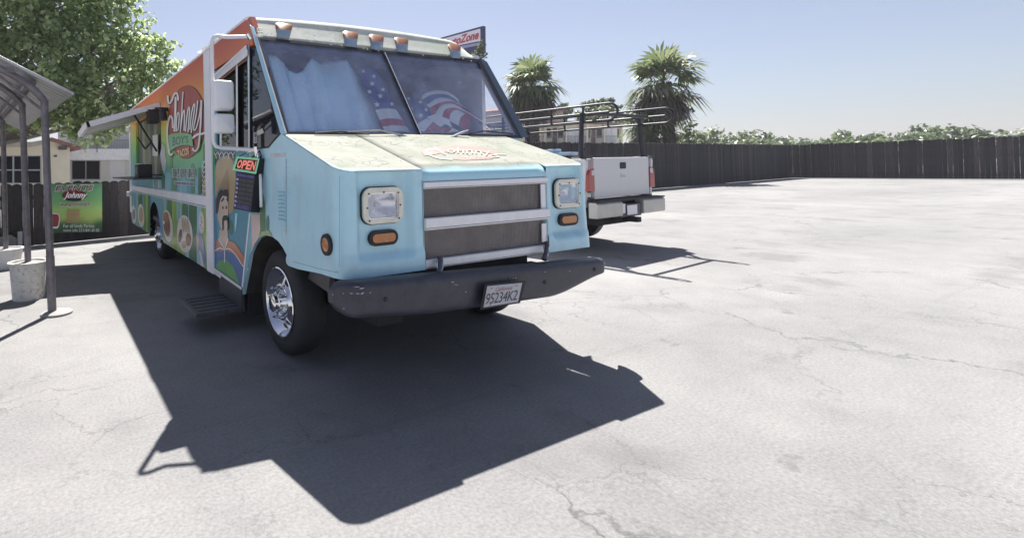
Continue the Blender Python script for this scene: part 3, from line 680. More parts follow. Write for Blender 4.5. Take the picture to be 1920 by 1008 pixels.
m_pad = mat('concrete_pad', (.30, .29, .285), .85, var=.12, vs=8, bump=.3, bs=50)
pd = MB(); c0 = V((.04, 6.02, 0)); pd.lathe([(0, .0), (0, .15), (.02, .15), (.03, .12), (.035, .0)], c0, V((0, 0, 1)), 28)
tag(pd.build('footing_pad', m_pad, smooth=30), 'round pale concrete pad under the nearest carport post', 'footing')
def bucket(c, rt, rb, hh, label, m1, m2, grp, rim=True):
    t = thing('concrete_bucket', c, label, 'bucket', grp)
    b = MB(); prof = [(0, 0), (0, rb)]+[(hh*f, rb+(rt-rb)*f) for f in (.2, .5, .8, .93)]+[(hh*.93, rt+.014), (hh, rt+.016), (hh, rt-.012), (hh-.03, rt-.016)]
    b.lathe(prof, c, V((0, 0, 1)), 36); b.build('pail', m1, t, smooth=40)
    f = MB(); f.lathe([(hh-.05, rt-.02), (hh-.022, rt-.018), (hh-.008, rt*.6), (hh+.0, 0.0)], c, V((0, 0, 1)), 36); f.build('concrete_fill', m2, t, smooth=60)
    return t
m_dirty = mat('spattered_pail', (.66, .64, .60), .7, var=.12, vs=7, dirt=((.16, .11, .085), .85))
m_pail = mat('white_pail', (.80, .79, .78), .5, var=.06, vs=6, dirt=((.42, .40, .37), .3))
bucket(V((-.245, 6.95, 0)), .195, .165, .43, 'rust stained concrete bucket holding the middle carport post', m_dirty, m_pad, 'buckets anchoring the carport posts')
bucket(V((-.63, 9.4, 0)), .235, .19, .30, 'clean white bucket holding the third carport post', m_pail, m_pad, 'buckets anchoring the carport posts')
# grey junk leaning on the fence behind the white pail
mb = MB(); q = fenceplane(.20)
mb.slab([(-12, 466), (31, 463), (33, 447), (20, 440), (-12, 446)], fenceplane(.10), fenceplane(.32)); tag(mb.build('concrete_block', mat('grey_block', (.20, .195, .20), .85, var=.15, vs=7), bevel=.012), 'low grey block against the fence behind the white bucket', 'block')
mb = MB(); mb.slab([(33, 470), (42, 469), (42, 433), (33, 434)], fenceplane(.30), fenceplane(.36)); tag(mb.build('pale_board', mat('pale_panel', (.34, .34, .38), .7), bevel=.004), 'short pale board standing upright against the fence', 'board')
# ================================================================== THE FOOD TRUCK
tk = thing('food_truck', V((2.7, 6.5, 0)), 'light blue step van food truck with sunset printed side and faded cream hood', 'food truck')
YR = 11.42; ZT = 2.725
I3 = lambda x: (lambda q: V((x, q[0], q[1])))
def arc(cy, cz, r, a0, a1, n=18): return [(cy+r*cos(rad(a0+(a1-a0)*k/n)), cz+r*sin(rad(a0+(a1-a0)*k/n))) for k in range(n+1)]
def strip(mb, pts, wd, o0, o1, fnf=Wp):
    for a, b in zip(pts[:-1], pts[1:]):
        a = V((*a, 0)); b = V((*b, 0)); d = (b-a).normalized(); nn = V((-d.y, d.x, 0))*wd/2; a2 = a-d*wd*.3; b2 = b+d*wd*.3
        mb.slab([a2+nn, b2+nn, b2-nn, a2-nn], fnf(o1), fnf(o0))
# left wall with wheel arch and serving hatch, step well header
hatch = [(8.10, 1.375), (10.72, 1.375), (10.72, 2.40), (8.10, 2.40)]
wall = [(5.235, .395)]+arc(8.82, .42, .50, 183, -3)[::-1][:0]
wall = [(5.235, .395), (8.30, .395)]+arc(8.82, .42, .52, 180, 0)[1:-1]+[(9.34, .395), (YR, .395), (YR, ZT), (4.085, ZT), (4.02, 2.62), (4.05, 2.475), (5.235, 2.475)]
mb = MB(); mb.slab(wall, I3(XL), I3(XL+.045), [hatch]); sp = mb.build('side_panel', m_wrap, tk)
rw = [(3.5, .395), (YR, .395), (YR, ZT-.15), (3.99, ZT-.15), (3.50, 1.72)]
mb = MB(); mb.slab(rw, I3(XR), I3(XR-.045), [[(3.565, 1.76), (3.91, 1.76), (3.91, 2.33)]]); mb.build('right_wall', m_white, tk)
mb = MB(); mb.box((XL+.05, YR-.04, .4), (XR-.05, YR, ZT)); mb.build('rear_wall', m_white, tk)
rf = [(XL-.006, ZT), (XL-.008, ZT+.018), (XL+.02, ZT+.034), (1.7, ZT+.046), (2.7, ZT+.058), (3.70, ZT+.040), (3.85, ZT+.005), (3.93, ZT-.05), (XR+.006, ZT-.15), (XR-.05, ZT-.15), (XR-.08, ZT-.05), (3.7, ZT)]
mb = MB(); mb.slab(rf, lambda q: V((q[0], 4.20, q[1])), lambda q: V((q[0], YR+.01, q[1]))); mb.build('roof', m_white, tk)
mb = MB(); q = S(0)((372, 108)); mb.box((1.62, q.y-.30, ZT+.03), (2.05, q.y+.35, ZT+.14)); mb.slab([(1.58, ZT+.14), (2.1, ZT+.14), (2.0, ZT+.20), (1.68, ZT+.20)], lambda p: V((p[0], q.y-.36, p[1])), lambda p: V((p[0], q.y+.4, p[1]))); mb.build('roof_vent', m_white, tk, bevel=.01)
mb = MB(); mb.box((XL+.05, 4.46, .62), (XR-.05, YR-.05, .68)); mb.box((XL+.05, 3.52, 1.0), (XR-.05, 4.46, 1.04)); mb.box((XL+.06, 5.50, .7), (2.2, 5.54, 2.7)); mb.box((3.1, 5.50, .7), (XR-.06, 5.54, 2.7)); mb.box((2.2, 5.9, .7), (3.1, 5.94, 2.7)); mb.build('cab_interior', m_int, tk)
mb = MB(); mb.box((1.85, 2.80, .42), (2.05, 11.2, .60)); mb.box((3.35, 2.80, .42), (3.55, 11.2, .60)); mb.box((2.05, 2.9, .48), (3.35, 4.4, .78)); mb.box((1.75, 4.6, .34), (3.65, 11.3, .55)); mb.box((2.15, 2.80, .80), (3.22, 3.4, 1.30)); mb.build('chassis', m_dark, tk)
# cab side skin
lo = [(455, 552), (454.5, 538), (468.5, 400), (468, 281.5), (503, 277.5), (527, 251)]
pz = lambda y, z: (y, z)
cab = [(S()(q).y, S()(q).z) for q in lo]+[(3.48, zh(3.48)), (2.73, zh(2.73)), (2.73, .785)]+[(S()(q).y, S()(q).z) for q in ((600, 512.5), (558, 504), (541, 498), (537, 493.5), (536, 485.5), (537.6, 478), (531, 465), (521.7, 452), (510.6, 443.7), (498, 440.5), (485, 446), (476, 459), (469, 476), (465, 500), (459, 530))]
mb = MB(); mb.slab(cab, I3(XL), I3(XL+.03)); cs = mb.build('cab_side', m_blue, tk)
archp = [(S()(q).y, S()(q).z) for q in ((455, 552), (459, 530), (465, 500), (469, 476), (476, 459), (485, 446), (498, 440.5), (510.6, 443.7), (521.7, 452), (531, 465), (537.6, 478))]
n = len(archp); mb = MB(); mb.add([V((XL+.004, y+.006, z)) for y, z in archp]+[V((2.05, y+.006, z)) for y, z in archp], [(i, i+1, i+1+n, i+n) for i in range(n-1)]); mb.build('arch_liner', mat('arch_liner', (.05, .045, .042), .8, var=.3, vs=9), tk, smooth=60)
rp = arc(8.82, .42, .52, 190, -10); n = len(rp)
mb = MB(); mb.add([V((XL+.004, y, z-.004)) for y, z in rp]+[V((2.1, y, z-.004)) for y, z in rp], [(i, i+1, i+1+n, i+n) for i in range(n-1)]); mb.build('arch_liner', m_dark, tk, smooth=60)

# ---- hood, fenders, fascia
XS0, XS1 = 2.105, 3.26   # seams between fenders and hood
def fendertop(x0, xo, sgn):
    c = (xo-sgn*.10, 2.73) if True else None
    pts = [(x0, YF), (xo-sgn*.10, YF)]+[(xo-sgn*.10+sgn*.10*sin(rad(a)), 2.73-.10*cos(rad(a))) for a in (22, 45, 68)]+[(xo, 2.73), (xo, 3.49), (x0, 3.49)]
    return pts
HX = 3.735
for nm, x0, xo, sg_ in (('fender', XS0-.0012, XL-.0025, -1), ('fender', XS1+.0012, HX, 1)):
    p_ = fendertop(x0, xo, sg_)
    mb = MB(); mb.slab(p_, lambda q: V((q[0], q[1], zh(q[1])+.004)), lambda q: V((q[0], q[1], zh(q[1])-.010)))
    mb.build(nm, m_hood, tk, bevel=.006)
prof = [(3.49, zh(3.49)+.007)]+[(y, zh(y)+.007) for y in (3.3, 3.1, 2.9, 2.75)]+[(2.715, zh(2.715)+.008), (2.675, zh(2.675)-.004), (2.645, 1.405), (2.630, 1.378), (2.625, 1.345)]
def hoodf(u, v):
    i = v*(len(prof)-1); k = min(int(i), len(prof)-2); f = i-k; y = prof[k][0]*(1-f)+prof[k+1][0]*f; z = prof[k][1]*(1-f)+prof[k+1][1]*f
    x = XS0+(XS1-XS0)*u; return V((x, y, z+.006*(1-(2*u-1)**2)*max(0, min(1, (y-2.66)/.3))))
hd = MB().grid(hoodf, 16, 28).build('hood', m_hood, tk, smooth=60); md = hd.modifiers.new('solid', 'SOLIDIFY'); md.thickness = .02; md.offset = 1 if False else -1
def fascia(mirror):
    cx = (XL+HX)/2
    def fn(u, v):
        # plan path: arc then straight
        L0 = .157; L1 = XS0-.0-1.60; s = u*(L0+L1)
        if s < L0: a = s/L0*pi/2; x = XL+.10*(1-cos(a)); y = 2.73-.10*sin(a)
        else: x = 1.60+(s-L0); y = YF
        zt = zh(y)+.003; z = .785+(zt-.785)*v
        sm = lambda e0, e1, t: (lambda k: k*k*(3-2*k))(max(0, min(1, (t-e0)/(e1-e0))))
        rec = sm(1.60, 1.66, x)*(1-sm(1.995, 2.05, x))*sm(.86, .915, z)*(1-sm(1.385, 1.42, z)*.2)
        lip = (1-sm(.895, .93, z))*.012
        y += .045*rec-lip*sm(0, L0, s)
        if 1.69 < x < 1.92 and 1.12 < z < 1.30: y += .08
        if mirror: x = XS1+(XS0-x)*(HX-XS1)/(XS0-XL)+.055*(1-v)*(1-u)
        return V((x, y, z))
    return fn
# right pod spans XS1..HX like the left one mirrored
fa = MB().grid(fascia(False), 64, 48).build('fascia', m_blue, tk, smooth=80)
fb = MB().grid(fascia(True), 64, 48).build('fascia', m_blue, tk, smooth=80)
mb = MB(); mb.slab([(3.735, 2.735), (3.78, 3.49), (3.75, 3.49), (3.70, 2.735)], lambda q: V((q[0], q[1], .785)), lambda q: V((q[0], q[1], zh(q[1])-.02))); mb.build('hood_side', m_blue, tk)
# inner cheeks beside the grille
for x in (XS0, XS1):
    mb = MB(); mb.box((x-.004, YF+.0, .787), (x+.004, YF+.12, 1.35)); mb.build('grille_cheek', m_blue, tk)
# cowl
mb = MB(); mb.slab([(3.495, 1.66), (3.43, 1.685), (3.44, 1.712), (3.495, 1.72)], lambda q: V((1.80, q[0], q[1])), lambda q: V((3.62, q[0], q[1]))); mb.build('cowl', mat('cowl_grey', (.46, .46, .50), .5, var=.1), tk)
mb = MB(); mb.box((XL+.02, 3.47, 1.20), (XR-.02, 3.52, 1.69)); mb.build('firewall', m_blue, tk)

# ---- grille: aluminium bars and wire mesh
def meshmat():
    m = bpy.data.materials.new('grille_wire_mesh'); t, ns, lk, p = nodes(m)
    tc = N(t, 'ShaderNodeTexCoord'); br = N(t, 'ShaderNodeTexBrick'); br.offset = 0; mp = N(t, 'ShaderNodeMapping'); mp.inputs['Rotation'].default_value = (rad(90), 0, 0); lk.new(tc.outputs['Object'], mp.inputs[0]); lk.new(mp.outputs[0], br.inputs['Vector'])
    br.inputs['Scale'].default_value = 1; br.inputs['Brick Width'].default_value = .0135; br.inputs['Row Height'].default_value = .0135; br.inputs['Mortar Size'].default_value = .0028
    br.inputs['Color1'].default_value = (.075, .066, .064, 1); br.inputs['Color2'].default_value = (.11, .098, .095, 1); br.inputs['Mortar'].default_value = (.40, .37, .36, 1)
    n1 = noise(t, 3, 5, .6); c = mixc(t, .6, br.outputs[0], ramp(t, n1.outputs[0], [(.3, (.6, .6, .6)), (.7, (1.3, 1.2, 1.2))]).outputs[0], 'MULTIPLY')
    lk.new(c, p.inputs['Base Color']); p.inputs['Roughness'].default_value = .6
    b = N(t, 'ShaderNodeBump'); b.inputs['Strength'].default_value = .6; b.inputs['Distance'].default_value = .004; lk.new(br.outputs['Fac'], b.inputs['Height']); lk.new(b.outputs[0], p.inputs['Normal'])
    return m
gr = MB(); gr.box((XS0+.005, YF+.03, .80), (XS1-.005, YF+.036, 1.34)); gl_ = gr.build('grille_mesh', meshmat(), tk)
wm = MB()
for k in range(1, 84):
    x = XS0+.0136*k; wm.box((x-.0011, YF+.026, .83), (x+.0011, YF+.029, 1.32))
for k in range(1, 37):
    z = .83+.0136*k; wm.box((XS0+.01, YF+.022, z-.0011), (XS1-.01, YF+.0255, z+.0011))
kind(wm.build('mesh_wire', mat('mesh_wire', (.30, .28, .275), .5, .4, var=.3, vs=8), gl_), 'stuff')
def bar(tl, bl, tr, br, name='grille_bar', pr=.012):
    a, b, c, d = [F()(q) for q in (tl, tr, br, bl)]
    z1, z0 = (a.z+b.z)/2, (c.z+d.z)/2
    mb = MB(); mb.slab([(YF+.03, z0+.004), (YF-pr, z0), (YF-pr-.006, z0+.006), (YF-pr-.006, z1-.006), (YF-pr, z1), (YF+.03, z1-.004)], lambda q: V((XS0+.002, q[0], q[1])), lambda q: V((XS1-.002, q[0], q[1])))
    o = mb.build(name, m_alu, tk)
    g2 = MB(); h_ = z1-z0
    g2.box((XS0+.003, YF-pr-.008, z0+h_*.16), (XS1-.003, YF-pr-.0062, z0+h_*.20)); g2.build('bar_groove', m_steel, o)
    return o
bar((793.1, 341.2), (794.4, 355), (1022.5, 331.9), (1021, 343))
bar((796.8, 409), (797.5, 432.4), (1027, 389.5), (1027, 409.4), pr=.02)
bar((800.6, 486), (801, 503), (1015, 459.4), (1012, 474.4))
for z0, z1 in ((1.10, 1.29), (.865, 1.0)):
    mb = MB(); mb.box((XS1-.055, YF+.003, z0), (XS1-.006, YF+.012, z1)); mb.build('grille_frame', m_alu, tk)
# ---- lamps
def lampset(cx, mir):
    px = 1 if not mir else -1
    z0, z1 = 1.098, 1.318; x0, x1 = cx-.147, cx+.147; yb = YF+.041
    mb = MB(); fn = lambda y: (lambda q: V((q[0], y, q[1])))
    out, inn = rrect(x0, z0, x1, z1, .06, 7), rrect(x0+.034, z0+.028, x1-.030, z1-.034, .03, 6)
    mb.slab(out, fn(yb-.030), fn(yb+.005), [inn]); hl = mb.build('headlight_bezel', m_cream, tk, bevel=.008)
    sh = MB(); sh.slab(rrect(x0-.006, z0-.006, x1+.006, z1+.006, .065, 6), fn(yb-.012), fn(yb+.004), [rrect(x0+.03, z0+.025, x1-.026, z1-.03, .03, 6)]); sh.build('bezel_gasket', m_black, hl)
    b2 = MB(); b2.slab(rrect(x0+.030, z0+.024, x1-.026, z1-.030, .03, 6), fn(yb-.020), fn(yb+.002), [rrect(x0+.040, z0+.034, x1-.036, z1-.040, .026, 6)]); b2.build('retaining_ring', m_chrome, hl, bevel=.003)
    xl0, xl1, zl0, zl1 = x0+.039, x1-.035, z0+.033, z1-.039
    def rec(u, v):
        x = xl0+(xl1-xl0)*u; z = zl0+(zl1-zl0)*v; d = ((2*u-1)**2+(2*v-1)**2); return V((x, yb+.055-.050*min(1.3, d), z))
    r_ = MB().grid(rec, 20, 16).build('reflector', mat('lamp_reflector', (.93, .94, .98), .16, .75, var=.06, vs=11, bump=.25, bs=26), hl, smooth=80)
    def lensf(u, v):
        x = xl0+(xl1-xl0)*u; z = zl0+(zl1-zl0)*v; return V((x, yb-.012-.010*(1-(2*u-1)**2)*(1-(2*v-1)**2), z))
    MB().grid(lensf, 16, 12).build('lens', m_lens, hl, smooth=80, face=True)
    bl = MB(); bl.lathe([(0, .014), (-.035, .013), (-.042, .008), (-.044, 0)], V((cx, yb+.05, (z0+z1)/2)), V((0, 1, 0)), 14); bl.build('bulb', m_whitep, hl, smooth=50)
    sc = MB()
    for fx, fz in ((0, 1), (.5, 1.04), (1, 1), (-.06, .45), (1.06, .5), (0, -.06), (1, -.03)):
        sc.tube([V((x0+.040+(x1-x0-.076)*fx, yb-.034, z0+.030+(z1-z0-.066)*fz)), V((x0+.040+(x1-x0-.076)*fx, yb-.026, z0+.030+(z1-z0-.066)*fz))], .006, 8)
    sc.build('screw', m_steel, hl)
    ts = MB(); c2x, c2z = cx+.003, 1.008
    ts.slab(rrect(c2x-.106, c2z-.047, c2x+.106, c2z+.047, .0465, 8), fn(yb-.022), fn(yb+.004), [rrect(c2x-.086, c2z-.028, c2x+.086, c2z+.028, .0275, 8)]); t2 = ts.build('turn_signal', m_black, tk, bevel=.004)
    MB().slab(rrect(c2x-.085, c2z-.027, c2x+.085, c2z+.027, .0265, 8), fn(yb-.026), fn(yb)).build('lens', m_amber, t2, bevel=.006)
m_lens = glass('headlight_lens', (.95, .95, .97), .16, 1.5, .03, (.75, .76, .85))
lampset(1.812, False); lampset(3.530, True)
mb = MB(); o_ = S()((613, 458)); o_ = V((XL-.0, 2.80, o_.z)); mb.lathe([(.005, .068), (-.016, .066), (-.020, .052), (-.020, .044)], o_, V((1, 0, 0)), 28); mk = mb.build('side_marker', m_black, tk, smooth=40)
MB().lathe([(-.018, .046), (-.022, .034), (-.025, 0)], o_, V((1, 0, 0)), 24).build('lens', m_amber, mk, smooth=60)
# louvres in the cab side
for k in range(8):
    y0, y1 = 3.545, 3.435; z = 1.068+.0285*k
    mb = MB(); mb.slab([(0, -.004), (-.012, -.006), (-.015, .002), (0, .013)], lambda q, z=z: V((XL-.0015+q[0], y0, z+q[1])), lambda q, z=z: V((XL-.0015+q[0], y1, z+q[1]))); mb.build('louver', m_blue, cs)
m_seam = mat('seam_shadow_blue', (.16, .27, .34), .5, var=.1)
for pts in ([(536.5, 297), (536.8, 440)], [(637, 330), (636, 500)], [(549, 490), (598, 503.5), (634, 511)]):
    mb = MB(); strip(mb, pts, .8, -.001, .0012, S); mb.build('panel_seam', m_seam, cs)
rv2 = MB()
for k in range(14):
    for px in (533.6, 540.4): q_ = S(.001)((px, 303+k*10)); rv2.lathe([(0, .006), (-.003, .004), (-.0035, 0)], q_, V((1, 0, 0)), 6)
rv2.build('rivet', m_blue, cs)
mb = MB(); mb.slab([(507, 287.5), (534.5, 287), (534.5, 294.5), (507, 295)], S(.003), S(.0)); mb.build('reflective_strip', mat('strip_white', (.62, .62, .66), .5), cs)

# ---- front header with five marker lamps
hp = [(4.26, ZT+.045), (4.20, ZT+.038), (4.15, ZT+.022), (4.115, ZT-.005), (4.095, ZT-.04), (4.02, 2.60), (3.975, 2.545), (3.985, 2.525)]
def headf(u, v):
    i = v*(len(hp)-1); k = min(int(i), len(hp)-2); f = i-k; y = hp[k][0]*(1-f)+hp[k+1][0]*f; z = hp[k][1]*(1-f)+hp[k+1][1]*f
    x0, x1 = XL-.004, XR+.02; x = x0+(x1-x0)*u
    e = max(0, (x-3.70)/(x1-3.70)); dz = .16*(1-math.sqrt(max(0, 1-e*e)))*max(0, min(1, (z-2.55)/.18))
    e2 = max(0, (1.56-x)/.06); dz += .02*(1-math.sqrt(max(0, 1-min(1, e2)**2)))*max(0, min(1, (z-2.6)/.12))
    return V((x, y+.03*((2*u-1)**2), z-dz+.030*(1-(2*u-1)**2)*max(0, min(1, (z-2.60)/.15))))
hdr = MB().grid(headf, 60, 30).build('roof_header', m_head, tk, smooth=80)
mb = MB(); mb.box((XL+.05, 4.15, 2.5), (3.80, 4.30, 2.68)); mb.build('header_core', m_int, tk)
m_hous = mat('lamp_housing', (.26, .34, .44), .5, var=.12, vs=9)
for px, top, bot, wt, wb in ((532.5, 43, 71, 17.5, 12), (657, 58.5, 87.5, 15.5, 11), (705.5, 64.5, 93, 15, 10.5), (752, 70, 97.5, 14, 10), (851, 82, 109.5, 13, 9)):
    hh = bot-top; A = Wp(.005); 
    def bump(u, v, px=px, top=top, hh=hh, wt=wt, wb=wb, v0=0, v1=1):
        vv = v0+(v1-v0)*v; e = 2*u-1; rowc = 1-abs(e)**2.5
        wd = (wt*(1-vv)+wb*vv)*(math.sqrt(max(0, 1-((.22-vv)/.22)**2))**.6 if vv < .22 else 1)
        lean = (px-640)*.017*vv
        hgt = .028*rowc*(sin(pi*min(1, vv*1.02+.0))**.55 if vv < .5 else (1-((vv-.5)/.5)**2*.72))
        return Wp(.012+hgt)((px+e*wd+lean, top+hh*vv+.106*e*wd))
    b1 = MB().grid(lambda u, v: bump(u, v, v0=.46, v1=1), 14, 8).build('marker_lamp', m_hous, tk, smooth=70)
    MB().grid(lambda u, v: bump(u, v, v0=0.02, v1=.46), 14, 8).build('lens', mat('marker_amber', (.30, .115, .045), .35, var=.12, vs=18), b1, smooth=70)
rv = MB(); r_ = random.Random(2)
for _ in range(60):
    px = r_.choice([r_.uniform(482, 492), r_.uniform(495, 900)]); py = 55+(px-480)*.117+r_.choice([6, 12, 0])+r_.uniform(-2, 2)
    c = Wp(.028)((px, py)); rv.lathe([(0, .007), (.005, .005), (.006, 0)], c, WN, 6)
rv.build('rivet', mat('rivet_white', (.68, .70, .66), .4), hdr)
# drip strip under header
# ---- windscreen
m_glass = glass('windscreen_glass', (.97, .975, .99), .26, 1.6, .012, (.60, .68, .98))  # pale blue film paints in the veil of reflected sky over the dust
GL = [(484, 70), (718.5, 96), (788, 252.5), (538.5, 251.5)]; GR = [(720.5, 96.2), (899, 112.5), (977, 256), (790, 252.7)]
for g_ in (GL, GR):
    mb = MB(); mb.poly(g_, Wp(0)); mb.build('windscreen_pane', m_glass, tk, face=True)
ins = lambda l: l
fr = MB()
strip(fr, [(484, 71), (718, 97.5), (899, 114)], 4.5, -.01, .016); strip(fr, [(538, 250.5), (788, 252.8), (979, 256.2)], 6, -.012, .018); strip(fr, [(485.5, 71), (539.5, 251)], 4, -.011, .017); strip(fr, [(898, 113), (977, 256)], 6.5, -.013, .019); strip(fr, [(719.5, 97), (789, 252.5)], 4.2, -.014, .020)
fr.build('windscreen_gasket', m_black, tk)
mb = MB(); mb.slab([(720.6, 98), (722.2, 98), (790.6, 252), (789, 252)], Wp(.026), Wp(.018)); mb.build('divider_strip', m_alu, tk)
mb = MB(); mb.slab([(468, 46), (476.5, 52), (538.5, 251.5), (526, 250.8)], Wp(.022), Wp(-.05)); mb.build('corner_pillar', m_blue, tk, bevel=.006)
mb = MB(); mb.slab([(479, 64), (481.2, 64.5), (537.5, 249.5), (534.5, 249)], Wp(.030), Wp(.019)); mb.build('pillar_trim', m_alu, tk)
rp_ = [(900, 110), (913, 116), (992, 258), (978, 257)]
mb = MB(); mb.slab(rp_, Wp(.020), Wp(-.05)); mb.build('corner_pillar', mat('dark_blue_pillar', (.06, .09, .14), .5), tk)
mb = MB(); mb.slab([(487, 73), (898, 115.5), (902, 130), (493, 96)], Wp(-.006), Wp(-.009)); mb.build('tint_band', glass('tint_band', (.45, .42, .55), .10, 1.3, .1, (.20, .19, .30)), tk)
# wipers
m_wip = mat('wiper_metal', (.42, .42, .46), .4, .5, var=.2)
for pts, bl in (([(763, 258), (748, 252), (714, 244), (652, 247)], [(590, 249.5), (640, 246), (655, 248), (692, 250.5)]), ([(846, 258), (866, 248.5), (878, 244.5)], [(880, 250), (905, 245.5), (940, 248.5), (962, 251)])):
    mb = MB(); mb.tube([Wp(.05+.01*(i > 0))(q) for i, q in enumerate(pts)], [.013, .011, .006, .005][:len(pts)], 7); wp_ = mb.build('wiper', m_wip, tk, smooth=50)
    mb = MB(); mb.tube([Wp(.034)(q) for q in bl], .007, 6); mb.build('blade', m_black, wp_)
# quarter window and jamb
qw = [(468.2, 92), (480.5, 92), (526, 249), (503, 276.5), (468.5, 280)]
mb = MB(); mb.slab([(S()(q).y, S()(q).z) for q in qw], I3(XL+.012), I3(XL+.004)); mb.build('quarter_window', glass('side_glass', (.35, .35, .40), .06, 1.5, .02, (.15, .15, .24)), tk)
ct_ = MB(); c_in = lambda o: (lambda q: onx(q[0], q[1], XL+o+.006*sin(q[0]*.9)))
ct_.slab([(466, 88), (484, 86), (534, 249), (508, 282), (466, 286)], c_in(.07), c_in(.078)); ct_.build('dark_backing', mat('backing_black', (.018, .018, .026), .8, var=.3), tk)  # added dark sheet, stands in for the unlit cab behind the glass
ct_ = MB(); ct_.slab([(497, 165), (503, 190), (517, 236), (521, 250), (508, 266), (503, 250), (497, 262), (496, 215), (492, 185)], c_in(.055), c_in(.06)); ct_.build('purple_cloth', mat('purple_cloth', (.10, .09, .22), .8, var=.3, vs=9), tk)
mb = MB(); strip(mb, [(469, 92), (480.5, 90), (525.5, 249), (503, 276), (469, 280.5)], 2.6, -.03, .003, S); mb.build('window_gasket', m_black, tk)
mb = MB(); mb.slab([(476, 249), (481.5, 248), (481.5, 268), (476, 269)], S(-.0025), S(-.004)); st_ = mb.build('number_sticker', prn('sticker_white', '#b9b9c4'), tk)
for ch, y0 in (('1', 250.5), ('5', 259.2)):
    mb = MB(); text(mb, ch, [(477, y0), (480.8, y0-.4), (480.8, y0+7), (477, y0+7.4)], S(-.0015), bold=.03); mb.build('digit', p_blk, st_, recalc=False)
mb = MB(); mb.slab([(481.5, 246), (492, 240.5), (495, 249), (483, 254.5)], S(-.0022), S(-.0038)); mb.build('torn_sticker', prn('sticker_tan', '#b0b09c'), tk)
mb = MB(); mb.slab([(464.6, 86), (467.4, 84), (468.2, 281), (465.6, 281)], S(.010), S(0)); mb.build('door_jamb', m_alu, tk)

# ---- door
dpoly = [(5.232, .40), (4.432, .40), (4.145, 1.05), (4.145, 2.455), (5.232, 2.455)]
dwin = [(5.16, 1.64), (4.20, 1.64), (4.20, 2.385), (5.16, 2.385)]
mb = MB(); mb.slab(dpoly, I3(XL+.006), I3(XL+.036), [dwin]); door = mb.build('door', mat('door_wrap_blue', (.10, .30, .40), .4, var=.06, vs=2), tk)
mb = MB(); mb.slab(dwin, I3(XL+.026), I3(XL+.020)); mb.build('window', glass('door_glass', (.03, .03, .035), .05, 1.5, .02, (.15, .15, .2)), door)
mb = MB(); strip(mb, [(443.8, 122), (444.6, 283)], 3.4, -.03, .008, S); mb.build('window_divider', m_alu, door)
mb = MB(); strip(mb, [(468, 401), (454.3, 537)], 2.8, -.004, .006, S); mb.build('edge_trim', m_whitep, door)
mb = MB(); mb.slab([(400, 141), (461.5, 84.5), (464.3, 96), (464.3, 104.5), (400, 157)], S(.028), S(0)); mb.build('door_track', m_alu, tk, bevel=.006)
mb = MB(); mb.slab([(400, 141), (461.5, 84.5), (462.5, 88), (400, 145)], S(.040), S(.0285)); mb.build('track_lip', m_white, tk)
mb = MB(); mb.slab([(400, 158), (464.3, 105.5), (464.3, 111), (400, 163)], S(.004), S(-.012)); mb.build('track_seal', mat('orange_brown_seal', (.30, .15, .10), .7), tk)
mb = MB(); mb.slab([(401, 501), (453, 538), (453, 543.5), (401, 507.5)], S(.012), S(-.04)); mb.build('sill', m_alu, tk)
mb = MB(); mb.slab([(403, 508), (414, 516), (414, 522), (403, 514)], S(.012), S(-.01)); mb.build('sill_tab', m_alu, tk)
# door mural (flat print)
def mural(name, pts, m_, k=1, par=None, holes=()):
    mb = MB(); mb.poly(pts, S(-.006+.0016*k), holes); return mb.build(name, m_, par or door)
d_ = door
mural('mural_hill', [(403, 500), (412, 488), (424, 486), (437, 499), (447, 526), (450, 533), (403, 501)], prn('m_green', '#5f9a58'), 3)
mural('mural_poncho', [(402.5, 472), (414, 465.5), (429, 466.5), (441, 478), (454, 499), (455, 532), (449, 533), (403, 500.5)], prn('m_navyblue', '#4a679c'), 2)
mural('mural_shawl', [(402.5, 449), (412, 450), (419, 470), (403, 472)], prn('m_rust', '#a8654f'), 3)
mural('mural_shawl', [(425, 449), (440, 455), (449, 468), (457, 480), (461, 497), (455, 497), (441, 477), (421, 467)], prn('m_rust2', '#b5704f'), 3)
mural('mural_neck', [(411, 430), (427, 432), (427, 448), (421, 468), (411, 448)], prn('m_skin', '#b5a093'), 3)
mural('mural_hat', [(402.5, 318), (408, 303), (418, 293.5), (428, 293), (436, 300), (441, 318), (443.5, 345), (441, 385), (436, 398), (429, 402), (420, 350), (411, 357), (402.5, 372)], prn('m_tan', '#a08a62'), 2)
mural('mural_hat_shadow', [(406, 362), (414, 345), (426, 316), (428, 330), (428.5, 352), (429, 372), (426, 380), (420, 352)], prn('m_tan2', '#8a7356'), 3)
mural('mural_face', [(406, 394), (409, 374), (416, 362), (424, 362), (427.5, 376), (428, 415), (425.5, 432), (420, 438), (414, 428), (409, 412)], prn('m_face', '#bca99d'), 4)
mural('mural_hair', [(404, 398), (404, 376), (410, 360), (414, 355.5), (418, 358), (422, 354.5), (427, 356), (428, 366), (427.5, 378), (425, 368), (417, 367), (412, 376), (409.5, 394), (407, 402)], p_blk, 5)
mural('mural_brow', [(414, 377), (419, 370), (420, 373.5), (415.5, 379)], p_blk, 6); mural('mural_brow', [(424, 371), (427.5, 375), (427.5, 378.5), (424.5, 375)], p_blk, 6)
for px in (417.6, 424.2): mural('mural_eye', ell(px, 389, 1.1, 3.2, 12), p_blk, 6)
mural('mural_moustache', [(416.5, 432), (416.5, 410), (419, 404), (425.5, 403.5), (428.2, 408), (428.6, 430), (426.6, 430), (426, 413), (419.4, 413.5), (418.8, 431)], p_blk, 6)
mural('mural_cactus', ell(432.5, 427, 4, 14, 20), prn('m_cactus', '#3f6b58'), 1.5)
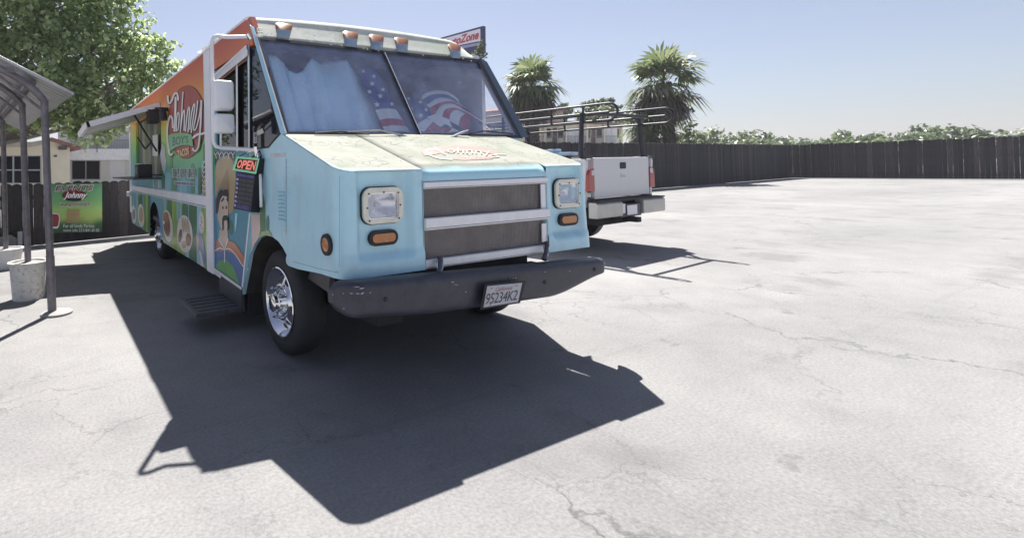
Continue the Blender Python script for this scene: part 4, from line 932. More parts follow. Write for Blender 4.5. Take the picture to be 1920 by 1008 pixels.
mural('mural_streak', [(441, 400), (445.5, 400), (444, 416), (441, 436), (440, 420)], prn('m_lightblue', '#9cc9d6'), 2)
mb = MB()
for c in ([(403, 470), (412, 465), (421, 468), (430, 466), (442, 478), (456, 499), (466, 505)], [(410, 447), (416, 459), (421, 469), (421, 492)], [(428, 447), (424, 459), (421, 469)]): ribbon(mb, c, 1.6, S(-.006+.0016*5))
mb.build('mural_outline', p_wht, d_, recalc=False)
mural('mural_hatband', [(402.5, 284), (441.5, 284), (440.5, 303), (436, 298), (428, 291), (417, 291.5), (407, 302), (402.5, 312)], p_blk, 1)
mb = MB()
for px in (404, 411, 419, 428, 436): ribbon(mb, [(px-3, 285), (px, 290), (px+1.5, 297)], 1.1, S(-.006+.0016*3.2)); ribbon(mb, [(px+4, 285), (px+1, 290)], 1.1, S(-.006+.0016*3.2))
mb.build('mural_loops', p_wht, d_, recalc=False)
# print behind the door, ahead of the wheel arch
def skin(name, pts, m_, k=1): mb = MB(); mb.poly(pts, S(.001+.0016*k)); return mb.build(name, m_, cs)
skin('mural_sky', [(469, 283), (487, 281), (483, 330), (486, 400), (486, 440), (476, 455), (469, 470), (466, 490), (460, 520), (456, 545), (456, 535), (469.5, 400)], prn('m_teal', '#6aa3b8'), 1)
skin('mural_grass', [(469, 283), (484, 282), (479, 296), (469.2, 300)], prn('m_grass', '#7fae84'), 2)
skin('mural_cactus', [(487, 444), (488, 390), (489, 368), (492, 362), (496, 380), (497, 400), (497, 439)], prn('m_cactus2', '#567a56'), 2)
skin('mural_cactus', ell(501.5, 421, 2.8, 17, 20), prn('m_cactus3', '#4d7a66'), 2)
skin('mural_hand', [(471, 402), (487, 402), (488, 430), (485, 446), (477, 458), (473, 470), (472, 440)], prn('m_pink', '#c7b0a8'), 2)
skin('mural_ground', [(485, 445), (498, 440), (510, 443), (505, 432), (490, 434)], prn('m_sand', '#93a878'), 2.5)
# ---- white rub rail, posts
def railprof(z0, z1, y0, y1, out, name, m_=m_white):
    mb = MB(); mb.slab([(XL-.002, z0), (XL-out, z0+.012), (XL-out, z1-.012), (XL-.002, z1)], lambda q: V((q[0], y0, q[1])), lambda q: V((q[0], y1, q[1]))); return mb.build(name, m_, tk, bevel=.006)
rb = railprof(1.052, 1.172, 5.50, YR-.02, .028, 'rub_rail'); railprof(1.028, 1.050, 5.50, YR-.02, .036, 'rail_lip')
mb = MB(); mb.box((XL-.030, 5.262, .37), (XL-.002, 5.498, 2.70)); mb.build('door_post', m_white, tk, bevel=.010)
mb = MB(); mb.tube([V((XL-.012, YR+.012, .60)), V((XL-.012, YR+.012, 2.42))], .028, 10); mb.build('corner_rail', m_white, tk)
for z in (2.33, .98, ): mb = MB(); mb.box((XL-.10, YR-.03, z-.05), (XL-.03, YR+.05, z+.05)); mb.build('clearance_lamp', m_whitep, tk, bevel=.01)
# ---- the printed side: logo, writing, cactus, plates
def pr(name, pts, m_, k=1, holes=()): mb = MB(); mb.poly(pts, S(.001+.0017*k), holes); return mb.build(name, m_, sp)
c3 = lambda pts: [(300+x/6.3, 150+y/6.3) for x, y in pts]
logo = ell(350, 228.5, 34.5, 67, 48, rad(2)); pr('logo_rim', ell(350, 229.3, 35.6, 68.5, 48, rad(2)), prn('p_maroon', '#5b2a26'), 3); pr('logo_oval', logo, prn('p_logo_red', '#9c3f37'), 4)
strokes = [([(92, 185), (95, 250), (112, 278), (140, 240), (165, 175), (195, 155), (212, 200), (212, 245)], 20), ([(185, 200), (180, 400), (170, 610)], 22),
 ([(150, 570), (146, 470), (122, 425), (98, 490), (84, 620), (95, 780), (118, 885), (150, 865)], 20), ([(192, 610), (196, 470), (208, 395), (224, 400), (224, 500), (210, 600)], 13),
 ([(272, 140), (258, 350), (240, 620)], 13), ([(245, 560), (262, 430), (280, 360), (290, 390), (284, 600)], 14), ([(300, 610), (318, 430), (338, 330), (350, 345), (330, 620)], 14), ([(352, 590), (372, 400), (398, 295), (410, 320), (368, 625)], 14),
 ([(446, 245), (425, 420), (398, 560), (405, 595), (430, 560), (470, 400), (488, 240)], 14), ([(488, 240), (480, 500), (458, 760), (430, 830), (400, 835), (385, 805)], 20), ([(380, 690), (440, 645), (500, 635), (545, 620)], 26)]
mb = MB()
for i, (pts, wd) in enumerate(strokes): ribbon(mb, [(300+(x+7)/6.3, 150+(y+9)/6.3) for x, y in pts], (wd+9)/6.3, S(.0095+.0003*i))
mb.build('script_shadow', prn('p_shadow', '#4a2a2c'), sp, recalc=False)
mb = MB()
for i, (pts, wd) in enumerate(strokes): ribbon(mb, c3(pts), wd/6.3, S(.0135+.0004*i))
mb.build('script_lettering', prn('p_white2', '#d8d4d2'), sp, recalc=False)
rbn = c3([(98, 655), (150, 632), (230, 622), (310, 630), (372, 645), (392, 785), (330, 765), (260, 768), (180, 795), (115, 842)])
pr('ribbon_shadow', [(x+.8, y+1.4) for x, y in rbn], prn('p_darkgreen', '#3c5a3c'), 10.5); pr('ribbon', rbn, prn('p_ribbon', '#6fae74'), 11.5)
mb = MB(); text(mb, "BOY'S", c3([(148, 672), (335, 655), (333, 740), (148, 778)]), S(.001+.0017*12.5)); mb.build('lettering', prn('p_navy', '#2c3a6b'), sp, recalc=False)
mb = MB(); text(mb, 'TACOS', c3([(202, 835), (340, 795), (342, 880), (212, 920)]), S(.001+.0017*12.5), bold=.03); mb.build('lettering', prn('p_yellow', '#d9bd84'), sp, recalc=False)
mb = MB(); text(mb, '312-841-8120', [(322.5, 315.5), (367, 314.5), (367, 335), (322.5, 333)], S(.001+.0017*4), bold=.055); mb.build('lettering', p_wht, sp, recalc=False)
mb = MB(); text(mb, '312-841-8120', [(323, 317), (366.4, 316), (366.4, 333.4), (323, 331.6)], S(.001+.0017*5)); mb.build('lettering', prn('p_digit', '#3d3f55'), sp, recalc=False)
pr('address_strip', [(326, 339), (364.5, 341), (364.5, 349), (326, 345.5)], prn('p_paleblue', '#a9b7c6'), 4)
mb = MB(); r_ = random.Random(5); x = 327.2
while x < 363:
    wd = r_.uniform(.8, 2.0); mb.poly([(x, 340.8+(x-326)*.055), (x+wd, 340.9+(x-326)*.055), (x+wd, 344.4+(x-326)*.085), (x, 344.3+(x-326)*.085)], S(.001+.0017*5)); x += wd+.45+(r_.random() < .2)*1.0
mb.build('address_print', prn('p_addr', '#6d4d6b'), sp)
gA, gB, gC, gD = prn('p_cact_dark', '#3d6a4c'), prn('p_cact_mid', '#56894f'), prn('p_sky_teal', '#77aebc'), prn('p_sky_blue', '#5b8fbd')
def cact(x, top, bot, hw, m_, k=1): 
    pts = [(x-hw, bot), (x+hw, bot)]+[(x+hw*cos(rad(a)), top+hw*1.8-hw*1.8*sin(rad(a))) for a in range(0, 181, 20)]; pr('cactus_print', pts, m_, k)
for x, top, bot, hw, m_, k in ((306.5, 318, 353, 3, gA, 2), (315, 322, 356, 5.5, gC, 1.5), (327, 315, 357, 4, gB, 1.2), (344, 335, 362, 8, gC, 1.2), (361, 306, 362, 3, gB, 1.4), (374, 314, 364, 2.6, gA, 2), (368.5, 330, 364, 3, gC, 1.1), (385, 268, 300, 4, gA, 1.5), (321, 290, 316, 2.6, gB, 1.3), (300, 336, 352, 3, gC, 1.1)): cact(x, top, bot, hw, m_, k)
pr('mural_hat', [(379, 364), (380, 345), (384, 330), (388.4, 322), (388.4, 366)], prn('m_tan', '#a08a62'), 2)
pr('mural_hatband', [(377, 360), (378, 330), (382, 308), (386, 296), (388.4, 292), (388.4, 322), (384, 330), (380, 345), (379, 364)], p_blk, 2.5)
mb = MB()
for y in range(300, 362, 9): ribbon(mb, [(388, y), (383.5, y+4), (380, y+9), (379, y+14)], .9, S(.001+.0017*3.5)); ribbon(mb, [(379, y+3), (383.5, y+4)], .9, S(.001+.0017*3.5))
mb.build('mural_loops', p_wht, sp, recalc=False)
pr('mural_figure', [(300, 290), (304, 268), (309, 275), (310, 292), (312, 300), (309, 330), (303, 312)], prn('p_figure', '#b9b8bd'), 2.2)
# lower band
lowcol = [gC, gA, prn('p_olive', '#7e9a45'), gD, gB, prn('p_cyan', '#86b9cc'), gA, prn('p_lime', '#8dab4a'), gD]
x = 247.0; k = 0; r_ = random.Random(8)
def bandtop(x): return 358.5+(x-245.5)*.2176
def bandbot(x): return 418.6+(x-248)*.6197
while x < 388:
    wd = (2.2+(x-247)*.045)*r_.uniform(.7, 1.4)
    x2 = min(x+wd, 388.4); m_ = lowcol[r_.randrange(len(lowcol))]; k += 1
    cut = 282 < x2 and x < 302
    if not cut: pr('stripe_print', [(x, bandtop(x)+.6), (x2, bandtop(x2)+.6), (x2, bandbot(x2)-.8), (x, bandbot(x)-.8)], m_, 1)
    elif x > 283:
        pr('stripe_print', [(x, bandtop(x)+.6), (x2, bandtop(x2)+.6), (x2, 386), (x, 382)], m_, 1) if False else None
    x = x2
for x, top, hw, m_ in ((318, 372, 4.5, gA), (347, 379, 6, gA), (333, 375, 2, gC), (339, 378, 1.6, gC), (262, 366, 2.6, gA), (309, 372, 2, gC)): cact(x, top, top+38, hw, m_, 1.7)
def plate(cx, cy, rx, ry, rot=0):
    return pr('plate_print', ell(cx, cy, rx, ry, 32, rot), prn('p_plate', '#cfc9c4'), 3)
plate(314.5, 423.5, 9.2, 30, -.10); plate(346.5, 438.5, 14.6, 35.5, -.06); plate(264.5, 404, 6, 22, -.06); plate(251, 402, 4.6, 17, -.06); plate(378, 417, 5, 21, -.03)
br_ = prn('p_brown', '#7d4a2f'); b2_ = prn('p_brown2', '#a0683a'); b3_ = prn('p_brown3', '#6b3a33'); b4_ = prn('p_beige', '#b09a7d'); b5_ = prn('p_pink', '#b88a86')
pr('food_print', ell(312.5, 420, 6.2, 23, 24, -.10), br_, 4); pr('food_print', ell(311.5, 408, 5, 11, 20), b2_, 5); pr('food_print', ell(307.2, 417, 1.6, 4, 14), prn('p_white2', '#d8d4d2'), 6)
for i, dx in enumerate((-3.5, 0, 3.5, 7)): pr('food_print', ell(346+dx, 421+i*.8, 1.5, 15, 18, -.12), b4_, 4)
pr('food_print', ell(337.5, 442, 3, 13, 20, .12), b3_, 5); pr('food_print', ell(353, 449, 5, 12, 20), br_, 5); pr('food_print', ell(345, 458, 5, 7, 20), b4_, 4)
pr('food_print', ell(264.5, 402, 4, 14, 20), b4_, 4); pr('food_print', ell(251, 402, 2.6, 10, 16), prn('p_mut', '#7f8391'), 4)
for dx, dy in ((-1, -9), (1, 0), (-2, 5), (1.2, 11), (0, -3)): pr('food_print', ell(378+dx, 417+dy, .9, 2.2, 10), b5_, 4)
pr('figure_print', [(371, 440), (374, 434), (379, 440), (382, 452), (386, 492), (381, 497), (375, 488)], prn('p_purple', '#7f86ab'), 3)
pr('figure_print', [(368, 440), (371, 436), (373, 450), (372, 472), (369, 474)], prn('p_pinkish', '#b9a09a'), 3.2); pr('figure_print', [(373, 468), (377, 472), (383, 500), (377, 498)], prn('p_plate', '#cfc9c4'), 4)

# ---- serving hatch, counter, awning
bay = MB(); 
bay.box((2.35, 8.05, 1.36), (2.38, 10.78, 2.42)); bay.build('hatch_back', mat('kitchen_wall', (.36, .37, .33), .5, var=.2, vs=3), tk)
cols = ['8f9a7a', '6e7a63', 'a9a48c', '5d6b5c', '8a8f80', '7b8f6a', 'b0aa94', '556057']
y = 8.14; k = 0
while y < 10.66:
    wd = .31; mb = MB(); mb.box((XL+.055, y, 1.39), (XL+.07, y+wd-.02, 2.385)); mb.build('hatch_panel', mat('hatch_%d' % (k % 8), '#'+cols[k % 8], .5, var=.15, vs=3), tk); y += wd; k += 1
mb = MB(); mb.slab([(303, 331.5), (236, 329.5), (236, 333.5), (303, 337)], S(.30), S(-.0)); 
ct = MB(); zc = 1.345; ct.box((XL-.42, 8.10, zc-.025), (XL-.002, 10.95, zc)); cto = ct.build('counter', m_steel, tk, bevel=.004)
for y in (8.3, 8.75): b_ = MB(); b_.box((XL-.012, y, 1.05), (XL-.004, y+.05, zc-.03)); b_.build('hanger', m_alu, cto)
# awning: ribbed panel propped outward
aw = MB(); ya, yb = 8.12, 10.35; xi, zi, xo, zo = XL-.006, 2.44, .47, 2.115
d = V((xo-xi, 0, zo-zi)).normalized(); nn = V((-d.z, 0, d.x)); nn = nn if nn.z > 0 else -nn
def ap(s, y, h): return V((xi, y, zi))+d*s+nn*h
La = V((xo-xi, 0, zo-zi)).length
aw.hexa([ap(0, ya, .045), ap(La, ya, .045), ap(La, yb, .045), ap(0, yb, .045)], [ap(0, ya, .0), ap(La, ya, .0), ap(La, yb, .0), ap(0, yb, .0)]); awo = aw.build('awning', mat('awning_panel', (.50, .51, .50), .5, .1, var=.08, vs=4), tk, bevel=.006)
fm = MB()
for (s0, s1, y0, y1) in ((0, La, ya-.02, ya+.03), (0, La, yb-.03, yb+.02), (La-.04, La+.015, ya-.02, yb+.02)):
    fm.hexa([ap(s0, y0, .055), ap(s1, y0, .055), ap(s1, y1, .055), ap(s0, y1, .055)], [ap(s0, y0, -.025), ap(s1, y0, -.025), ap(s1, y1, -.025), ap(s0, y1, -.025)])
fm.build('awning_frame', m_alu, awo)
for y in (8.3,): b_ = MB(); b_.tube([ap(La*.35, y, -.01), V((XL-.03, y, 1.75))], .016, 8); b_.build('gas_strut', m_black, awo)
b_ = MB(); b_.tube([S(.02)((258, 258)), S(.05)((272, 279)), S(.02)((285, 265))], .016, 7); b_.build('wiper_arm', m_black, awo) if False else b_.build('strut_elbow', m_black, awo)
sp2 = MB(); c = ony(289, 217, 8.05); sp2.box((c.x-.085, 8.03, c.z-.11), (c.x+.075, 8.24, c.z+.10)); spk = sp2.build('speaker_box', m_black, tk, bevel=.012)
b_ = MB(); b_.box((c.x+.02, 8.06, c.z+.06), (XL-.0, 8.11, c.z+.13)); b_.build('speaker_bracket', m_steel, spk)
lmp = MB(); cc = S(.07)((306, 205)); lmp.tube([cc+V((.07, 0, 0)), cc, cc+V((0, .0, -.10)), cc+V((0, 0, -.16))], [.03, .05, .06, .055], 10); lmp.build('hatch_lamp', m_black, tk, smooth=50)
# things standing on the counter
nb = thing('napkin_dispenser', V((XL-.22, 8.45, zc)), 'black napkin dispenser on the serving counter', 'dispenser')
b_ = MB(); b_.box((XL-.32, 8.30, zc), (XL-.10, 8.62, zc+.21)); b_.build('case', m_black, nb, bevel=.02); b_ = MB(); b_.slab(rrect(8.36, zc+.06, 8.56, zc+.17, .03), I3(XL-.322), I3(XL-.319)); b_.build('face_plate', m_steel, nb)
cu = thing('cup_stack', V((XL-.2, 8.85, zc)), 'stack of pale cups beside the napkin dispenser', 'cups')
b_ = MB(); b_.lathe([(0, 0), (0, .04), (.20, .055), (.20, .0)], V((XL-.2, 8.85, zc)), V((0, 0, 1)), 18); b_.build('cup', m_whitep, cu, smooth=40); b_ = MB()
b_.lathe([(.20, .054), (.215, .058), (.23, .054), (.23, 0)], V((XL-.2, 8.85, zc)), V((0, 0, 1)), 18); b_.build('rim', m_whitep, cu, smooth=40)
for px0, px1, y0, y1, nm, lab in ((286, 296, 252, 292, 'menu_board', 'narrow white menu sheet standing in the serving hatch'),):
    b_ = MB(); b_.slab([(px0, y1), (px1, y1+1), (px1, y0), (px0, y0+2)], S(.012), S(0)); b_.build('menu_sheet', m_whitep, tk)

# ---- wheels
def wheel(cx, cy, cz, out, fancy=True, name='wheel'):
    ax = V((out, 0, 0)); R = .405; wd = .24
    t_ = MB(); pf = [(-wd+.0, R*.66), (-wd+.01, R*.86), (-wd+.05, R*.97), (-wd+.08, R), (-.045, R), (-.022, R*.975), (.0, R*.90), (.006, R*.78), (-.004, R*.68), (-.012, R*.655), (-.04, R*.64)]
    pf2 = []
    for i, (a, r) in enumerate(pf): pf2.append((a, r))
    t_.lathe(pf2, V((cx, cy, cz)), ax, 64); wh = t_.build(name, m_tyre, tk, smooth=50)
    rim = MB(); rr = R*.66
    rim.lathe([(-.02, rr-.004), (.004, rr+.004), (.008, rr-.006), (-.002, rr-.016), (-.05, rr-.028), (-.07, rr-.05), (-.065, rr-.075), (-.03, .150), (-.012, .142), (-.010, .128), (-.012, .105), (-.02, .095)], V((cx, cy, cz)), ax, 56); rim.build('rim', m_chrome, wh, smooth=40)
    hb = MB(); hb.lathe([(-.02, .10), (.005, .085), (.03, .082), (.036, .072), (.060, .068), (.066, .058), (.066, 0)], V((cx, cy, cz)), ax, 32); hb.build('hub', m_chrome, wh, smooth=40)
    if fancy:
        for k in range(8):
            a = 2*pi*k/8+.2; c = V((cx, cy+.117*cos(a), cz+.117*sin(a)))
            l_ = MB(); l_.tube([c+ax*(-.012), c+ax*.028, c+ax*.032, c+ax*.048], [.015, .015, .011, .006], 6); l_.build('lug_nut', m_chrome, wh, smooth=40)
        for k in range(5):
            a = 2*pi*k/5+.75; c = V((cx, cy+.183*cos(a), cz+.183*sin(a))); tn = V((0, -sin(a), cos(a))); rd = V((0, cos(a), sin(a)))
            l_ = MB(); l_.add([c+ax*(-.035-.018*(2*(e)-1)*0)+tn*.028*cos(2*pi*i/14)+rd*.022*sin(2*pi*i/14)+ax*(-.62*.022*sin(2*pi*i/14)) for i in range(14) for e in (0,)], [tuple(range(14))]); l_.build('hand_hole', m_dark, wh)
    return wh
wheel(1.575, 3.76, .405, -1); wheel(1.575, 8.82, .405, -1); wheel(3.83, 3.80, .405, 1); wheel(3.83, 8.82, .405, 1, False)
mb = MB(); mb.tube([V((1.8, 3.80, .405)), V((3.6, 3.80, .405))], .05, 8); mb.tube([V((1.8, 8.82, .405)), V((3.6, 8.82, .405))], .07, 8); mb.build('axle', m_dark, tk)
b_ = MB(); b_.slab([(3.42, .64), (3.30, .80), (3.06, .80), (3.10, .60)], I3(1.66), I3(1.70)); b_.build('frame_bracket', m_steel, tk)
# ---- step under the door
b_ = MB(); b_.box((1.10, 4.50, .165), (1.55, 5.12, .205)); so_ = b_.build('step', mat('step_plate', (.10, .10, .115), .5, .3, var=.3, vs=14, dirt=((.2, .2, .2), .4)), tk, bevel=.006)
for k in range(5):
    r2 = MB(); r2.box((1.13, 4.56+.115*k, .205), (1.53, 4.59+.115*k, .213)); r2.build('tread_bar', m_steel, so_)
b_ = MB(); b_.box((1.505, 4.47, .17), (1.535, 5.16, .385)); b_.build('step_riser', m_steel, tk)
b_ = MB(); b_.box((1.56, 4.44, .12), (1.9, 5.2, .5)); b_.build('step_well', m_dark, tk)
# ---- mirrors on their bracket
mtop = S(.02)((470, 69)); mbot = S(.02)((484, 282))
xm, ym = 1.165, 4.08
tv = lambda z: V((xm, ym, z))
zt, zb = ony(397, 66, ym).z, ony(401, 277, ym).z
pth = [mtop, V((xm+.12, ym+.0, zt)), tv(zt-.02), tv(zt-.10)]
pts = [mtop, V((1.30, ym+.02, zt+.0)), V((xm+.045, ym, zt-.004)), V((xm+.012, ym, zt-.02)), V((xm, ym, zt-.06)), tv((zt+zb)/2), V((xm, ym, zb+.05)), V((xm+.015, ym, zb+.015)), V((xm+.05, ym, zb)), V((1.32, ym+.01, zb-.004)), mbot]
b_ = MB(); b_.tube(pts, .016, 10); ma = b_.build('mirror_arm', m_white, tk, smooth=60)
b_ = MB(); b_.tube([mbot+V((-.02, 0, .03)), mbot+V((-.0, 0, -.10))], .018, 8); b_.tube([mtop+V((-.03, 0, .02)), mtop+V((0, 0, -.02))], .02, 8); b_.build('mount', m_chrome, ma)
def mir(p0, p1, name):
    a = ony(*p0, ym-.05); c = ony(*p1, ym-.05)
    def fn(u, v):
        e, f = 2*u-1, 2*v-1
        return None
    x0, x1, z0, z1 = a.x, c.x, c.z, a.z
    b = MB(); n = 20
    layers = [(-.075, .80), (-.07, .90), (-.05, .975), (-.02, 1.0), (.03, 1.0), (.035, .94)]
    cx, cz, hx, hz = (x0+x1)/2, (z0+z1)/2, (x1-x0)/2, (z1-z0)/2; base = rrect(-1, -1, 1, 1, .28, 4); m = len(base); vs = []
    for dy, s in layers: vs += [V((cx+px*hx*s, ym+dy, cz+pz*hz*(s if s > .95 else s*1.02))) for px, pz in base]
    fs = [(i*m+j, i*m+(j+1) % m, (i+1)*m+(j+1) % m, (i+1)*m+j) for i in range(len(layers)-1) for j in range(m)]+[tuple(range(m)), tuple(range((len(layers)-1)*m, len(layers)*m))]
    b.add(vs, fs); o = b.build(name, m_whitep, tk, smooth=50)
    gls = MB(); gls.poly([(px*hx*.9+cx, pz*hz*.9+cz) for px, pz in base], lambda q: V((q[0], ym+.037, q[1]))); gls.build('mirror_glass', m_chrome, o)
    return o
mir((400.5, 149), (439.5, 207), 'mirror_housing'); mir((401, 212.5), (440.5, 250), 'mirror_housing')
b_ = MB(); q0, q1 = ony(414, 250, ym), ony(414, 276, ym); b_.tube([q0, q1], .009, 6); b_.build('mirror_stay', m_white, tk)
# grab handle behind the hours sign
b_ = MB(); b_.tube([S(.03)((488, 328)), S(.045)((488.5, 335)), S(.045)((489.5, 380)), S(.03)((489.5, 387))], .012, 8); b_.build('grab_handle', m_white, tk, smooth=60)

# ---- bumper and number plate
def bpath(u):
    x = 1.405+(3.775-1.405)*u; y = 2.44+.05*u; z = .815-.105*u  # top line
    e = max(0, (u-.955)/.045); e0 = max(0, (.045-u)/.045)
    y += .10*(e**2+e0**2); return x, y, z
def bumf(u, v):
    x, y, z = bpath(u); tp = min(1, max(0, u/.30)); tr = min(1, max(0, (1-u)/.30)); sm = lambda t: t*t*(3-2*t)
    hgt = .19+.055*sm(min(tp, tr)) if False else (.235*sm(min(1, tr*1.0))*1.0+.110*(1-sm(min(1, tr))) if u > .5 else .235*sm(tp)+.20*(1-sm(tp)))
    e = max(0, (abs(u-.5)-.47)/.03); k = math.sqrt(max(0, 1-e*e*.86))
    a = 2*pi*v; cyy = .075; sq = lambda t: math.copysign(abs(t)**.45, t)
    return V((x, y+.065-cyy*sq(cos(a))*k, z-hgt/2+hgt/2*sq(sin(a))*k))
bm_ = MB().grid(bumf, 90, 41); 
bo = bm_.build('bumper', m_bump, tk, smooth=60)
for u in (0, 1): MB().add([bumf(u, j/40) for j in range(40)], [tuple(range(40))]).build('bumper_cap', m_bump, bo)
br2 = MB(); br2.box((1.95, 2.52, .58), (2.03, 2.85, .70)); br2.box((3.25, 2.52, .56), (3.33, 2.85, .68)); br2.build('bumper_bracket', m_dark, bo)
def bsurf(px, py, off=.004):
    # march along the pixel's ray to the bumper's front face
    best = None
    for i in range(91):
        for j in range(41):
            p = bumf(i/90, j/40)
            if p.y > bpath(i/90)[1]+.04: continue
            d = p-EYE; X = CX+FPX*d.dot(RGT)/d.dot(FWD); Yp = CY-FPX*d.dot(UP)/d.dot(FWD); e = (X-px)**2+(Yp-py)**2
            if best is None or e < best[0]: best = (e, p)
    return best[1]+V((0, -off, 0))
scm = MB(); r_ = random.Random(3)
for px, py, wd in ((670, 538, 10), (679, 538.4, 8), (845, 531, 5), (958, 520.5, 4), (961, 523.5, 2.5), (1022, 510, 3), (1065, 506.5, 4), (1133, 495.5, 3), (660, 552, 6), (668, 552, 6), (675, 552, 5), (643, 550, 2.5), (648, 579, 2.5), (694, 553, 2), (630, 553, 3), (852, 540, 9), (871, 543, 3), (955, 524.5, 3), (966, 522, 5)):
    c = bsurf(px, py, .004); s = wd*.0024; tl = r_.uniform(-.3, .3)
    scm.add([c+V((-s, -.001, -s*tl)), c+V((-s*.4, -.001, .0025)), c+V((s, -.001, s*tl+.001)), c+V((s*.2, -.001, -.003))], [(0, 1, 2, 3)])
kind(scm.build('paint_chip', m_scratch, bo), 'stuff')
bh = MB()
for px, py in ((720, 562), (1022, 522), (1113, 506)): c = bsurf(px, py, .002); bh.lathe([(0, .014), (.004, .012), (.0045, 0)], c, V((0, -1, 0)), 12)
bh.build('bolt', m_black, bo)
PY = 2.405; pl = [(913.7, 536.2), (979.2, 529.8), (971.3, 565.5), (906.3, 576)]
def pf_(off): 
    a, b, c, d_ = [ony(*q, PY) for q in pl]
    n_ = (b-a).cross(d_-a).normalized(); n_ = n_ if n_.y < 0 else -n_
    def fn(q): # q in plate pixels
        return onplane(q[0], q[1], a+V((0, .0, 0))+n_*off, n_)
    return fn
def pq(u, v): a, b, c, d_ = [V((*q, 0)) for q in pl]; q = a*(1-u)*(1-v)+b*u*(1-v)+c*u*v+d_*(1-u)*v; return (q.x, q.y)
fm_ = MB(); fm_.slab([pq(-.07, -.10), pq(1.10, -.10), pq(1.07, 1.08), pq(-.08, 1.08)], pf_(-.003), pf_(-.014)); pfm = fm_.build('plate_frame', m_black, tk)
p1 = MB(); p1.slab([pq(0, 0), pq(1, 0), pq(1, 1), pq(0, 1)], pf_(.001), pf_(-.004)); ppl = p1.build('licence_plate', mat('plate_white', (.50, .50, .54), .4, var=.10, vs=30), tk)
mb = MB(); text(mb, '95234K2', [pq(.035, .36), pq(.945, .36), pq(.945, .88), pq(.035, .88)], pf_(.003), bold=.0, space=.95); mb.build('lettering', prn('plate_ink', '#2b2a38'), ppl, recalc=False)
mb = MB(); text(mb, 'California', [pq(.26, .10), pq(.74, .10), pq(.74, .31), pq(.26, .31)], pf_(.003), shear=.3); mb.build('lettering', prn('plate_ink_red', '#9a6a68'), ppl, recalc=False)
mb = MB()
for u, v in ((.14, .13), (.86, .13), (.2, .94)): mb.poly(ell(*pq(u, v), 1.2, 1.2, 8), pf_(.0035))
mb.build('screw', m_steel, ppl)
# latches holding the hood down
for px, py0, py1 in ((822, 484, 515), (1021, 456, 487)):
    a, b = F(.03)((px, py0)), ony(px-1, py1, 2.55)
    l_ = MB(); l_.tube([a+V((0, -.01, .015)), a+V((0, -.02, -.01)), (a+b)*.5+V((0, -.015, 0)), b], [.016, .018, .013, .02], 8); lo_ = l_.build('hood_latch', m_steel, tk, smooth=50)
    l2 = MB(); l2.tube([a+V((.02, -.015, 0)), (a+b)*.5+V((.018, -.02, -.01)), b+V((.01, 0, .0))], .006, 6); l2.tube([a+V((-.022, -.012, -.01)), (a+b)*.5+V((-.02, -.02, -.02))], .006, 6); l2.build('latch_hook', m_chrome, lo_, smooth=50)
# ---- faded emblem on the hood
def hq(k): return lambda q: Hp(.0)(q)+HN*(.0092+.006*(1-(2*(Hp(0)(q).x-XS0)/(XS1-XS0)-1)**2)*max(0, min(1, (Hp(0)(q).y-2.66)/.3))+.0008*k)
h5 = lambda pts: [(660+x/5.65, 240+y/5.65) for x, y in pts]
m_fr = mat('faded_red_print', (.36, .18, .155), .6, var=.14, vs=9, dirt=((.25, .20, .17), .5)); m_fw = mat('faded_white_print', (.43, .42, .36), .6, var=.1, vs=9)
mb = MB(); mb.poly(h5([(730, 270), (760, 240), (830, 225), (960, 210), (1150, 208), (1350, 220), (1500, 250), (1570, 285), (1540, 300), (1300, 262), (1000, 272), (860, 300), (770, 310)]), hq(0)); mb.build('emblem_oval', m_fr, hd)
mb = MB(); mb.poly(h5([(1050, 335), (1180, 322), (1400, 320), (1520, 322), (1480, 340), (1350, 352), (1180, 357), (1080, 350)]), hq(0)); mb.build('emblem_base', m_fr, hd)
mb = MB()
for i, (pts, wd) in enumerate((([(985, 300), (900, 255), (820, 248), (785, 272), (830, 310), (930, 340), (1060, 350)], 13), ([(870, 225), (900, 245), (960, 290), (990, 300)], 12), ([(1470, 300), (1555, 318), (1510, 328), (1450, 318)], 9), ([(1500, 298), (1630, 297)], 9))):
    ribbon(mb, h5(pts), wd/5.65, hq(2+.4*i))
text(mb, 'ohnny', h5([(990, 226), (1440, 246), (1510, 318), (1010, 303)]), hq(3.7), bold=.0, shear=.2)
mb.build('emblem_script', m_fw, hd, recalc=False)
mb = MB(); text(mb, 'TACOS', h5([(1190, 326), (1420, 322), (1425, 345), (1205, 351)]), hq(2.5), bold=.0); mb.build('lettering', m_fw, hd, recalc=False)

# ================================================================== THINGS IN THE CAB
m_shade = mat('silver_sunshade', (.50, .72, .87), .45, .0, var=.06, vs=3)
def WO(px, py, off): return Wp(off)((px, py))
top = [(502, 104), (517, 104.5), (532, 118), (541, 133), (556, 139), (568, 133), (577, 119), (585, 109), (600, 118), (625, 115.5), (648, 111.5), (660, 130), (680, 150)]
bx = [541, 553, 566, 575, 586, 596, 604, 612, 630, 652, 690, 703, 718]
offs = [-.06, -.05, -.13, -.10, -.08, -.10, -.06, -.04, -.15, -.10, -.04, -.14, -.20]
def shf(u, v):
    i = u*(len(top)-1); k = min(int(i), len(top)-2); f = i-k
    tx = top[k][0]*(1-f)+top[k+1][0]*f; ty = top[k][1]*(1-f)+top[k+1][1]*f; b = bx[k]*(1-f)+bx[k+1]*f; o_ = offs[k]*(1-f)+offs[k+1]*f
    return WO(tx+(b-tx)*v, ty+(247-ty)*v, o_-.03)
ss = MB().grid(shf, 49, 24).build('sunshade', m_shade, smooth=25, recalc=False); md = ss.modifiers.new('solid', 'SOLIDIFY'); md.thickness = .006
tag(ss, 'silvery blue folded sunshade propped inside the left windscreen pane', 'sunshade')
